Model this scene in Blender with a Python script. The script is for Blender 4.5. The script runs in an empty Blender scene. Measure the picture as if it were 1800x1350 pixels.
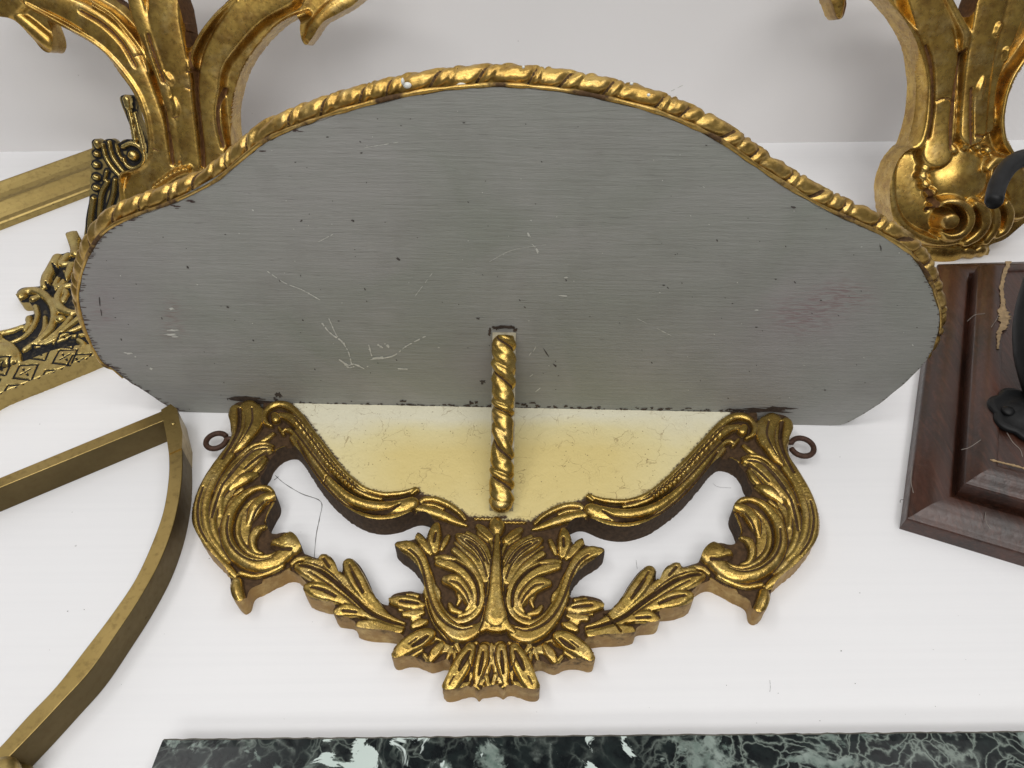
import bpy, math, random
import numpy as np
from mathutils import Matrix, Vector

scene = bpy.context.scene
col = scene.collection
random.seed(7)
rng = np.random.default_rng(11)
R = math.radians

# ------------------------------------------------------------------ camera
CAM_H = 0.42            # metres above the table top
PITCH = 47.0            # degrees below the horizontal
ROLL = 0.55
FPX = 1352.0            # focal length in photograph pixels (1800 x 1350)
cam_data = bpy.data.cameras.new('camera')
cam_data.sensor_width = 36.0
cam_data.lens = FPX / 1800.0 * 36.0
cam_data.clip_start = 0.01
cam_data.clip_end = 50
cam = bpy.data.objects.new('camera', cam_data)
CAM_M = (Matrix.Translation((0, 0, CAM_H)) @ Matrix.Rotation(R(90 - PITCH), 4, 'X')
         @ Matrix.Rotation(R(-ROLL), 4, 'Z'))
cam.matrix_world = CAM_M
col.objects.link(cam)
scene.camera = cam
scene.render.resolution_x, scene.render.resolution_y = 1024, 768

# ------------------------------------------------------------------ light
world = bpy.data.worlds.new('World')
scene.world = world
world.use_nodes = True
bg = world.node_tree.nodes['Background']
bg.inputs[0].default_value = (0.97, 0.96, 0.98, 1)
bg.inputs[1].default_value = 0.13


def area_light(name, loc, target, sx, sy, power, color=(1, 0.97, 0.93)):
    d = bpy.data.lights.new(name, 'AREA')
    d.shape = 'RECTANGLE'
    d.size, d.size_y = sx, sy
    d.energy = power
    d.color = color
    o = bpy.data.objects.new(name, d)
    o.location = loc
    o.rotation_euler = (Vector(target) - Vector(loc)).to_track_quat('-Z', 'Y').to_euler()
    col.objects.link(o)
    return o


for lx, ly, pw in ((-0.75, 0.30, 7.0), (0.05, 0.12, 6.0), (0.85, 0.20, 5.0), (-0.45, -0.70, 8.5), (0.45, -0.75, 7.5), (0.0, -1.45, 9.0)):
    area_light('ceiling_lamp', (lx, ly, 1.65), (lx * .35, 0.38, 0), 0.95, 0.26, pw * 0.80, (1, 0.985, 0.965))
scene.view_settings.view_transform = 'Standard'
scene.view_settings.look = 'None'
scene.view_settings.exposure = 0.0
scene.view_settings.gamma = 1.0

# ------------------------------------------------------------------ geometry maths
CR = np.array(CAM_M.to_3x3())
CO = np.array(CAM_M.translation)


def ray(px):
    px = np.atleast_2d(np.asarray(px, float))
    d = np.stack([(px[:, 0] - 900) / FPX, -(px[:, 1] - 675) / FPX, -np.ones(len(px))], 1)
    return d @ CR.T


def on_plane(px, p0, n):
    d = ray(px)
    t = ((np.asarray(p0, float) - CO) @ n) / (d @ n)
    return CO + d * t[:, None]


UP = np.array([0., 0., 1.])


def at_z(x, y, z=0.0):
    return on_plane([(x, y)], (0, 0, z), UP)[0]


def project(p):
    q = (np.atleast_2d(p) - CO) @ CR
    return np.stack([900 + FPX * q[:, 0] / -q[:, 2], 675 - FPX * q[:, 1] / -q[:, 2]], 1)


class Frame:
    """a work plane: origin, two axes in it and the normal towards the viewer"""
    def __init__(self, o, u, v):
        self.o = np.array(o, float)
        self.u = np.array(u, float) / np.linalg.norm(u)
        self.v = np.array(v, float) / np.linalg.norm(v)
        self.n = np.cross(self.u, self.v)

    def uv(self, px, z=0.0):
        p = on_plane(px, self.o + self.n * z, self.n) - self.o
        return np.stack([p @ self.u, p @ self.v], 1)

    def world(self, u, v, z):
        return self.o + np.outer(u, self.u) + np.outer(v, self.v) + np.outer(z, self.n)

    def scale(self, px, z=0.0):
        px = np.atleast_2d(np.asarray(px, float))[:, :2]
        a = self.uv(px, z)
        b = self.uv(px + np.array([1.0, 0]), z)
        c = self.uv(px + np.array([0, 1.0]), z)
        return np.sqrt(np.linalg.norm(b - a, axis=1) * np.linalg.norm(c - a, axis=1))


def spline(pts, closed=False, k=8):
    p = np.asarray(pts, float)
    n = len(p)
    if n < 3 and not closed:
        t = np.linspace(0, 1, k + 1)[:, None]
        return p[0] * (1 - t) + p[-1] * t
    out = []
    segs = n if closed else n - 1
    for i in range(segs):
        if closed:
            a, b, c, d = p[(i - 1) % n], p[i], p[(i + 1) % n], p[(i + 2) % n]
        else:
            b, c = p[i], p[i + 1]
            a = p[i - 1] if i else 2 * b - c
            d = p[i + 2] if i + 2 < n else 2 * c - b
        for j in range(k):
            t = j / k
            out.append(0.5 * ((2 * b) + (c - a) * t + (2 * a - 5 * b + 4 * c - d) * t * t
                              + (3 * b - 3 * c + d - a) * t ** 3))
    if not closed:
        out.append(p[-1])
    return np.array(out)


# smooth value noise on arrays
def vnoise(x, y, seed=0):
    xi = np.floor(x).astype(np.int64)
    yi = np.floor(y).astype(np.int64)
    fx, fy = x - xi, y - yi
    fx = fx * fx * (3 - 2 * fx)
    fy = fy * fy * (3 - 2 * fy)

    def h(a, b):
        n = (a * 374761393 + b * 668265263 + seed * 1442695041) & 0xffffffff
        n = ((n ^ (n >> 13)) * 1274126177) & 0xffffffff
        return ((n ^ (n >> 16)) & 0xffff) / 65535.0
    return ((h(xi, yi) * (1 - fx) + h(xi + 1, yi) * fx) * (1 - fy)
            + (h(xi, yi + 1) * (1 - fx) + h(xi + 1, yi + 1) * fx) * fy)


# ------------------------------------------------------------------ object helpers
def tag(o, label=None, cat=None, group=None, kind=None):
    if label: o['label'] = label
    if cat: o['category'] = cat
    if group: o['group'] = group
    if kind: o['kind'] = kind
    return o


def empty(name, loc, label, cat, group=None):
    o = bpy.data.objects.new(name, None)
    o.empty_display_size = 0.02
    o.location = tuple(loc)
    col.objects.link(o)
    bpy.context.view_layer.update()
    return tag(o, label, cat, group)


def put(o, parent):
    col.objects.link(o)
    if parent is not None:
        o.parent = parent
        r, p = parent, Vector((0, 0, 0))
        while r is not None:
            p = p + r.location
            r = r.parent
        o.location = Vector(o.location) - p
    return o


def mesh_obj(name, verts, faces, mat, parent=None, smooth=True, mats=None, fmat=None, attrs=None,
             normals=None):
    me = bpy.data.meshes.new(name)
    if isinstance(faces, np.ndarray):
        V = np.asarray(verts, np.float32)
        nf, k = faces.shape
        me.vertices.add(len(V)); me.vertices.foreach_set('co', V.ravel())
        me.loops.add(nf * k); me.loops.foreach_set('vertex_index', faces.astype(np.int32).ravel())
        me.polygons.add(nf)
        me.polygons.foreach_set('loop_start', (np.arange(nf) * k).astype(np.int32))
        me.update(calc_edges=True)
    else:
        me.from_pydata([tuple(map(float, v)) for v in verts], [], faces)
        me.update()
    for m in (mats or [mat]):
        me.materials.append(m)
    me.polygons.foreach_set('use_smooth', [smooth] * len(me.polygons))
    if fmat is not None:
        me.polygons.foreach_set('material_index', np.asarray(fmat, np.int32))
    for an, av in (attrs or {}).items():
        a = me.attributes.new(an, 'FLOAT', 'POINT')
        a.data.foreach_set('value', np.asarray(av, np.float32))
    if normals is not None:
        me.normals_split_custom_set([tuple(x) for x in normals])
    return put(bpy.data.objects.new(name, me), parent)


def tube(path, radii, sides=12, caps=True):
    p = np.asarray(path, float)
    n = len(p)
    radii = np.broadcast_to(np.asarray(radii, float), (n,))
    t = np.gradient(p, axis=0)
    t /= np.linalg.norm(t, axis=1)[:, None] + 1e-12
    ref = np.array([0, 0, 1.]) if abs(t[0, 2]) < .9 else np.array([1., 0, 0])
    verts, faces = [], []
    a = np.cross(t[0], ref); a /= np.linalg.norm(a)
    for i in range(n):
        a = a - t[i] * (a @ t[i]); a /= np.linalg.norm(a)
        b = np.cross(t[i], a)
        for j in range(sides):
            w = 2 * math.pi * j / sides
            verts.append(p[i] + radii[i] * (math.cos(w) * a + math.sin(w) * b))
    for i in range(n - 1):
        for j in range(sides):
            k = (j + 1) % sides
            faces.append((i * sides + j, i * sides + k, (i + 1) * sides + k, (i + 1) * sides + j))
    if caps:
        faces.append(tuple(range(sides))[::-1])
        faces.append(tuple((n - 1) * sides + j for j in range(sides)))
    return verts, faces


def blob(c, rx, ry, rz, seg=10, rings=6, wob=0.15):
    c = np.array(c, float)
    verts = [c + (0, 0, rz)]
    for i in range(1, rings):
        a = math.pi * i / rings
        for j in range(seg):
            b = 2 * math.pi * j / seg
            w = 1 + wob * (random.random() - .5)
            verts.append(c + np.array([rx * math.sin(a) * math.cos(b) * w, ry * math.sin(a) * math.sin(b) * w, rz * math.cos(a)]))
    verts.append(c - np.array([0, 0, rz]))
    faces = [(0, 1 + j, 1 + (j + 1) % seg) for j in range(seg)]
    for i in range(rings - 2):
        for j in range(seg):
            a, b = 1 + i * seg + j, 1 + i * seg + (j + 1) % seg
            faces.append((a, a + seg, b + seg, b))
    L = len(verts) - 1
    faces += [(L, L - seg + (j + 1) % seg, L - seg + j) for j in range(seg)]
    return verts, faces


# ------------------------------------------------------------------ materials
class NT:
    def __init__(self, name):
        self.m = bpy.data.materials.new(name)
        self.m.use_nodes = True
        self.t = self.m.node_tree
        self.b = self.t.nodes['Principled BSDF']
        self.co = self.n('ShaderNodeTexCoord').outputs['Object']

    def n(self, ty, **kw):
        x = self.t.nodes.new(ty)
        for k, v in kw.items():
            setattr(x, k, v)
        return x

    def link(self, a, b):
        self.t.links.new(a, b)

    def setin(self, node, name, v):
        s = node.inputs[name]
        if isinstance(v, bpy.types.NodeSocket):
            self.link(v, s)
        else:
            s.default_value = v
        return node

    def map(self, sc=(1, 1, 1), rot=(0, 0, 0)):
        x = self.n('ShaderNodeMapping')
        x.inputs['Scale'].default_value = sc
        x.inputs['Rotation'].default_value = rot
        self.link(self.co, x.inputs['Vector'])
        return x.outputs[0]

    def noise(self, scale, detail=4, vec=None, rough=0.55, dist=0.0):
        x = self.n('ShaderNodeTexNoise')
        self.link(vec or self.co, x.inputs['Vector'])
        x.inputs['Scale'].default_value = scale
        x.inputs['Detail'].default_value = detail
        x.inputs['Roughness'].default_value = rough
        x.inputs['Distortion'].default_value = dist
        return x.outputs['Fac']

    def voro(self, scale, vec=None, feature='F1', out='Distance'):
        x = self.n('ShaderNodeTexVoronoi', feature=feature)
        self.link(vec or self.co, x.inputs['Vector'])
        x.inputs['Scale'].default_value = scale
        return x.outputs[out]

    def ramp(self, fac, stops):
        x = self.n('ShaderNodeValToRGB')
        e = x.color_ramp.elements
        while len(e) < len(stops):
            e.new(0.5)
        for el, (p, c) in zip(e, stops):
            el.position = p
            el.color = (c, c, c, 1) if isinstance(c, (int, float)) else (*c, 1)
        self.link(fac, x.inputs[0])
        return x.outputs[0]

    def mix(self, fac, a, b, mode='MIX'):
        x = self.n('ShaderNodeMix', data_type='RGBA', blend_type=mode)
        for s, v in ((x.inputs[0], fac), (x.inputs[6], a), (x.inputs[7], b)):
            if isinstance(v, bpy.types.NodeSocket):
                self.link(v, s)
            elif isinstance(v, (int, float)):
                s.default_value = v if s is x.inputs[0] else (v, v, v, 1)
            else:
                s.default_value = (*v, 1)
        return x.outputs[2]

    def math(self, op, a, b=0.0, c=0.0):
        x = self.n('ShaderNodeMath', operation=op)
        for s, v in zip(x.inputs, (a, b, c)):
            if isinstance(v, bpy.types.NodeSocket):
                self.link(v, s)
            else:
                s.default_value = v
        return x.outputs[0]

    def attr(self, name):
        return self.n('ShaderNodeAttribute', attribute_name=name).outputs['Fac']

    def bump(self, h, strength=0.3, dist=0.001, prev=None):
        x = self.n('ShaderNodeBump')
        x.inputs['Strength'].default_value = strength
        x.inputs['Distance'].default_value = dist
        self.link(h, x.inputs['Height'])
        if prev is not None:
            self.link(prev, x.inputs['Normal'])
        return x.outputs[0]

    def out(self, color=None, rough=None, metal=None, normal=None, spec=None):
        for nm, v in (('Base Color', color), ('Roughness', rough), ('Metallic', metal),
                      ('Normal', normal), ('Specular IOR Level', spec)):
            if v is None:
                continue
            s = self.b.inputs[nm]
            if isinstance(v, bpy.types.NodeSocket):
                self.link(v, s)
            elif nm == 'Base Color':
                s.default_value = (*v, 1)
            else:
                s.default_value = v
        return self.m


def gilt_mat(name, gold_a, gold_b, ground_col, wear=0.5, scale=1.0, rough=(0.22, 0.5), redness=0.3, bumpk=1.0):
    """worn gilding over a dark ground; attribute 'gilt' says where leaf survives"""
    k = NT(name)
    big = k.noise(38 * scale, 5)
    fine = k.noise(420 * scale, 4)
    mid = k.noise(130 * scale, 6, rough=0.65)
    g = k.mix(k.ramp(big, [(0.35, 0.0), (0.65, 1.0)]), gold_a, gold_b)
    tarn = k.ramp(mid, [(0.40, 0.0), (0.62, 1.0)])
    g = k.mix(k.math('MULTIPLY', tarn, redness), g, (0.27, 0.145, 0.04))
    g = k.mix(k.math('MULTIPLY', k.ramp(k.noise(75 * scale, 6, rough=.7), [(.5, 0.), (.7, 1.)]), .45), g, (0.80, 0.62, 0.27))
    gr = k.mix(k.ramp(fine, [(0.35, 0.0), (0.7, 1.0)]), ground_col, tuple(min(1, c * 2.1) for c in ground_col))
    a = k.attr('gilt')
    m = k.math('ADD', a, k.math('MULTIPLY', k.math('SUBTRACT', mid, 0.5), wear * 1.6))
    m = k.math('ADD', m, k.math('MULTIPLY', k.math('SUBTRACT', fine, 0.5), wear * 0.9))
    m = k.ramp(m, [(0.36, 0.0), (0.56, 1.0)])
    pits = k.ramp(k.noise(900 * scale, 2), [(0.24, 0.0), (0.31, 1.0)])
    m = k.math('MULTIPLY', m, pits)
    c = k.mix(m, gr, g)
    metal = k.math('MULTIPLY', m, 0.93)
    rg = k.math('MULTIPLY_ADD', fine, rough[1] - rough[0], rough[0])
    rgh = k.math('ADD', k.math('MULTIPLY', m, rg), k.math('MULTIPLY', k.math('SUBTRACT', 1.0, m), 0.78))
    nb = k.bump(mid, 0.30 * bumpk, 0.0010)
    nb = k.bump(k.math('ADD', fine, k.math('MULTIPLY', m, 0.3)), 0.25 * bumpk, 0.0005, nb)
    return k.out(c, rgh, metal, nb, .25)


M = {}
M['gilt'] = gilt_mat('antique_gilt', (0.58, 0.41, 0.115), (0.42, 0.285, 0.072), (0.040, 0.022, 0.010), 0.34, rough=(0.16, 0.40), bumpk=.95, redness=.45)
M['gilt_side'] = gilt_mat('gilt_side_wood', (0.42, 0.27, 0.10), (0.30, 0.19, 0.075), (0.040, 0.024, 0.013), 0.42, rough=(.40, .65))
M['rope_gilt'] = gilt_mat('rope_gilt', (0.62, 0.42, 0.125), (0.46, 0.29, 0.075), (0.050, 0.027, 0.011), 0.35, redness=.5, rough=(.2, .45), bumpk=1.2)
M['sconce_gilt'] = gilt_mat('sconce_gilt', (0.62, 0.42, 0.115), (0.47, 0.29, 0.065), (0.085, 0.040, 0.014), 0.26, scale=.75, redness=.7, rough=(.18, .40), bumpk=.32)
M['brass_cast'] = gilt_mat('cast_brass', (0.55, 0.44, 0.17), (0.42, 0.32, 0.11), (0.008, 0.008, 0.009), 0.12, redness=.35, rough=(.16, .34))


def brass_mat(name, a, b, rough, spot=0.5):
    k = NT(name)
    n1 = k.noise(22, 5)
    n2 = k.noise(260, 4, vec=k.map((1, 1, 1)))
    c = k.mix(k.ramp(n1, [(.3, 0.), (.7, 1.)]), a, b)
    c = k.mix(k.math('MULTIPLY', k.ramp(n2, [(.5, 0.), (.75, 1.)]), spot), c, (0.13, 0.085, 0.035))
    s = k.ramp(k.voro(85), [(.05, 1.), (.10, 0.)])
    c = k.mix(k.math('MULTIPLY', s, k.ramp(k.noise(40, 2), [(.5, 0.), (.6, .8)])), c, (0.07, 0.045, 0.02))
    r = k.math('MULTIPLY_ADD', n2, 0.22, rough)
    return k.out(c, r, 0.95, k.bump(n2, 0.12, 0.0004))


M['brass_bar'] = brass_mat('tarnished_brass', (0.40, 0.29, 0.11), (0.29, 0.205, 0.07), 0.24)
M['brass_side'] = brass_mat('shaded_brass_side', (0.17, 0.125, 0.055), (0.12, 0.088, 0.038), 0.42)  # side faces coloured darker, standing in for the dark room they reflect
M['brass_mould'] = brass_mat('brass_moulding', (0.44, 0.33, 0.125), (0.34, 0.25, 0.09), 0.26)


def white_mat():
    k = NT('white_table_lining')
    n = k.noise(3.0, 3)
    streak = k.noise(1.0, 4, vec=k.map((3, 260, 3)))
    c = k.mix(k.ramp(n, [(.3, 0.), (.7, 1.)]), (0.83, 0.83, 0.84), (0.79, 0.79, 0.80))
    c = k.mix(k.math('MULTIPLY', k.ramp(streak, [(.45, 0.), (.6, 1.)]), .18), c, (0.75, 0.75, 0.765))
    sp = k.ramp(k.voro(34), [(.018, 1.), (.03, 0.)])
    sp = k.math('MULTIPLY', sp, k.ramp(k.noise(9, 2), [(.52, 0.), (.56, .5)]))
    c = k.mix(sp, c, (0.35, 0.34, 0.33))
    return k.out(c, 0.42, 0.0, k.bump(streak, 0.12, 0.0006), 0.35)


def wall_mat():
    k = NT('white_wall_lining')
    n = k.noise(2.2, 4)
    f = k.noise(240, 3)
    c = k.mix(k.ramp(n, [(.3, 0.), (.7, 1.)]), (0.84, 0.825, 0.82), (0.79, 0.775, 0.77))
    sp = k.ramp(k.voro(26), [(.012, 1.), (.022, 0.)])
    c = k.mix(k.math('MULTIPLY', sp, .35), c, (0.32, 0.30, 0.29))
    return k.out(c, 0.6, 0.0, k.bump(f, 0.08, 0.0004), 0.3)


def grey_mat():
    k = NT('grey_painted_board')
    v = k.map((22, 22, 430))
    st = k.noise(1.0, 5, vec=v, rough=.6, dist=.4)
    st2 = k.noise(1.0, 3, vec=k.map((85, 85, 1150)), dist=.8)
    n = k.noise(9, 5, rough=.6, dist=.8)
    c = k.mix(k.ramp(n, [(.36, 0.), (.62, 1.)]), (0.276, 0.288, 0.254), (0.330, 0.326, 0.308))
    c = k.mix(k.math('MULTIPLY', k.ramp(st, [(.38, 0.), (.62, 1.)]), .24), c, (0.225, 0.232, 0.208))
    c = k.mix(k.math('MULTIPLY', k.ramp(k.noise(26, 5, rough=.65), [(.50, 0.), (.72, 1.)]), .35), c, (0.22, 0.215, 0.195))
    c = k.mix(k.math('MULTIPLY', k.ramp(st2, [(.62, 0.), (.76, 1.)]), .26), c, (0.43, 0.44, 0.425))
    c = k.mix(k.math('MULTIPLY', k.ramp(st2, [(.26, 1.), (.36, 0.)]), .32), c, (0.085, 0.082, 0.078))
    red = k.attr('smudge')
    rn = k.ramp(k.noise(1.0, 5, vec=k.map((130, 130, 900))), [(.45, 0.), (.6, 1.)])
    c = k.mix(k.math('MULTIPLY', k.math('MULTIPLY', red, rn), .8), c, (0.20, 0.095, 0.09))
    pur = k.attr('purple')
    c = k.mix(k.math('MULTIPLY', pur, .5), c, (0.29, 0.262, 0.275))
    nb = k.bump(st, 0.30, 0.0012)
    nb = k.bump(st2, 0.38, 0.0007, nb)
    return k.out(c, 0.62, 0.0, nb, 0.15)


def cream_mat():
    k = NT('crackled_cream_paint')
    y = k.attr('tone')
    n = k.noise(30, 4)
    f = k.noise(600, 3)
    t = k.math('ADD', y, k.math('MULTIPLY', k.math('SUBTRACT', n, .5), .35))
    c = k.ramp(t, [(0.05, (0.74, 0.705, 0.54)), (0.40, (0.72, 0.635, 0.35)), (0.95, (0.69, 0.565, 0.245))])
    vm = k.n('ShaderNodeVectorMath', operation='MULTIPLY_ADD')
    nn = k.n('ShaderNodeTexNoise'); nn.inputs['Scale'].default_value = 70; nn.inputs['Detail'].default_value = 5
    k.link(k.co, nn.inputs['Vector']); k.link(nn.outputs['Color'], vm.inputs[0]); vm.inputs[1].default_value = (.022, .022, 0); k.link(k.co, vm.inputs[2])
    cr = k.voro(62, vec=vm.outputs[0], feature='DISTANCE_TO_EDGE')
    wob = k.noise(60, 4)
    crk = k.ramp(cr, [(0.0, 1.0), (0.013, 0.0)])
    crk = k.math('MULTIPLY', crk, k.ramp(wob, [(.47, 0.), (.58, .75)]))
    cr2 = k.ramp(k.voro(330, vec=vm.outputs[0], feature='DISTANCE_TO_EDGE'), [(0., 1.), (.03, 0.)])
    crk = k.math('MAXIMUM', crk, k.math('MULTIPLY', cr2, k.ramp(k.noise(75, 3), [(.52, 0.), (.64, .45)])))
    c = k.mix(crk, c, (0.22, 0.14, 0.06))
    sp = k.math('MULTIPLY', k.ramp(k.voro(330), [(.10, 1.), (.17, 0.)]), k.ramp(k.noise(120, 2), [(.50, 0.), (.60, .8)]))
    c = k.mix(sp, c, (0.20, 0.14, 0.07))
    d = k.attr('dirt')
    dn = k.math('ADD', d, k.math('MULTIPLY', k.math('SUBTRACT', f, .5), 1.3))
    dn = k.math('ADD', dn, k.math('MULTIPLY', k.math('SUBTRACT', k.noise(150, 4), .5), .7))
    c = k.mix(k.ramp(dn, [(.45, 0.), (.85, 1.)]), c, (0.075, 0.05, 0.036))
    return k.out(c, 0.45, 0.0, k.bump(f, .12, .0004), .4)


def wood_mat():
    k = NT('dark_mahogany')
    g = k.noise(1.0, 5, vec=k.map((40, 5, 40), (0, 0, R(-8))), rough=.6, dist=.5)
    fine = k.noise(1.0, 4, vec=k.map((420, 30, 420), (0, 0, R(-8))))
    d = k.noise(240, 4)
    c = k.mix(k.ramp(g, [(.35, 0.), (.65, 1.)]), (0.058, 0.019, 0.010), (0.018, 0.0075, 0.0045))
    c = k.mix(k.math('MULTIPLY', k.ramp(fine, [(.5, 0.), (.7, 1.)]), .45), c, (0.10, 0.034, 0.018))
    dust = k.math('MULTIPLY', k.ramp(d, [(.45, 0.), (.75, 1.)]), k.ramp(k.noise(16, 3), [(.38, .02), (.7, .14)]))
    c = k.mix(dust, c, (0.16, 0.12, 0.085))
    k.b.inputs['Coat Weight'].default_value = .25; k.b.inputs['Coat Roughness'].default_value = .25
    return k.out(c, k.math('MULTIPLY_ADD', d, .35, .24), 0.0, k.bump(k.math('ADD', fine, d), .35, .0008), .55)


def marble_mat():
    k = NT('green_marble')
    warp = k.noise(16, 5, rough=.6)
    vm = k.n('ShaderNodeVectorMath', operation='MULTIPLY_ADD')
    nn = k.n('ShaderNodeTexNoise'); nn.inputs['Scale'].default_value = 26; nn.inputs['Detail'].default_value = 6
    k.link(k.co, nn.inputs['Vector'])
    k.link(nn.outputs['Color'], vm.inputs[0]); vm.inputs[1].default_value = (0.075, 0.075, 0.03); k.link(k.co, vm.inputs[2])
    w = vm.outputs[0]
    v1 = k.ramp(k.voro(38, vec=w, feature='DISTANCE_TO_EDGE'), [(0., 1.), (.03, .35), (.08, 0.)])
    v2 = k.ramp(k.voro(105, vec=w, feature='DISTANCE_TO_EDGE'), [(0., 1.), (.06, .3), (.12, 0.)])
    z1 = k.ramp(k.noise(11, 4, dist=1.2), [(.45, 0.), (.68, 1.)])
    z2 = k.ramp(k.noise(20, 4, dist=.8), [(.46, 0.), (.64, 1.)])
    base = k.mix(k.ramp(k.noise(90, 6, rough=.65), [(.42, 0.), (.72, 1.)]), (0.003, 0.005, 0.006), (0.014, 0.022, 0.021))
    mot = k.attr('mottle')
    c = k.mix(k.math('MULTIPLY', v2, k.math('MAXIMUM', k.math('MULTIPLY', z2, .6), mot)), base, (0.20, 0.24, 0.21))
    c = k.mix(k.math('MULTIPLY', v1, k.math('MULTIPLY', k.math('MULTIPLY_ADD', z1, .6, .16), k.ramp(k.noise(48, 5), [(.42, .05), (.58, 1.)]))), c, (0.30, 0.35, 0.31))
    nn_ = k.math('ADD', k.noise(34, 6, rough=.62, dist=1.2), k.math('MULTIPLY', mot, .05))
    gp = k.ramp(nn_, [(.585, 0.), (.63, 1.)])
    pc = k.mix(k.ramp(k.noise(120, 5), [(.35, 0.), (.65, 1.)]), (0.25, 0.30, 0.27), (0.09, 0.13, 0.11))
    c = k.mix(k.math('MULTIPLY', gp, k.ramp(k.noise(190, 5), [(.36, .1), (.52, 1.)])), c, pc)
    wp = k.ramp(k.math('ADD', k.attr('pale'), k.math('MULTIPLY', k.math('SUBTRACT', k.noise(34, 6, rough=.6, dist=1.6), .5), 2.6)), [(.50, 0.), (.56, 1.)])
    c = k.mix(wp, c, k.mix(k.noise(40, 4), (0.62, 0.68, 0.66), (0.45, 0.55, 0.50)))
    return k.out(c, k.math('MULTIPLY_ADD', k.noise(500, 2), .14, .16), 0., None, .22)


def plain(name, colr, rough=.6, metal=0., var=.3, sc=200):
    k = NT(name)
    n = k.noise(sc, 4)
    c = k.mix(k.ramp(n, [(.3, 0.), (.7, 1.)]), colr, tuple(x * (1 - var) for x in colr))
    return k.out(c, k.math('MULTIPLY_ADD', n, .2, rough - .1), metal, k.bump(n, .15, .0005))


M['table'] = white_mat()
M['wall'] = wall_mat()
M['grey'] = grey_mat()
M['cream'] = cream_mat()
M['wood'] = wood_mat()
M['marble'] = marble_mat()
M['marble_edge'] = plain('rough_marble_edge', (0.16, 0.15, 0.12), .8, 0, .5, 120)
M['iron'] = plain('black_iron', (0.006, 0.0065, 0.007), .5, .0, .5, 150)
M['iron'].node_tree.nodes['Principled BSDF'].inputs['Specular IOR Level'].default_value = .3
M['rust'] = plain('rusty_iron', (0.085, 0.040, 0.024), .65, .35, .5, 500)
M['bare'] = plain('bare_dark_wood', (0.075, 0.050, 0.036), .85, 0, .6, 300)
M['fleck_dark'] = plain('dark_fleck', (0.07, 0.058, 0.052), .8)
M['fleck_pale'] = plain('pale_fleck', (0.66, 0.66, 0.60), .6, 0, .3)
M['splinter'] = plain('torn_edge_fibre', (0.085, 0.048, 0.042), .85, 0, .5, 400)
M['drip'] = plain('white_paint', (0.72, 0.73, 0.68), .45, 0, .12)
M['glue'] = plain('dried_glue', (0.42, 0.29, 0.15), .7, 0, .5, 260)
M['crack'] = plain('crack_line', (0.16, 0.155, 0.15), .8)
M['strut_paint'] = plain('aged_cream_paint', (0.42, 0.37, 0.25), .6, 0, .5, 180)


# ------------------------------------------------------------------ carved relief builder
def fill_mask(poly, U, V):
    """even-odd inside test on a regular grid, row by row"""
    inside = np.zeros((len(V), len(U)), bool)
    x0, y0 = poly[:, 0], poly[:, 1]
    x1, y1 = np.roll(x0, -1), np.roll(y0, -1)
    for r, v in enumerate(V):
        c = (y0 > v) != (y1 > v)
        if not c.any():
            continue
        xs = np.sort(x0[c] + (v - y0[c]) * (x1[c] - x0[c]) / (y1[c] - y0[c]))
        inside[r] = (np.searchsorted(xs, U) % 2) == 1
    return inside


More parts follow.
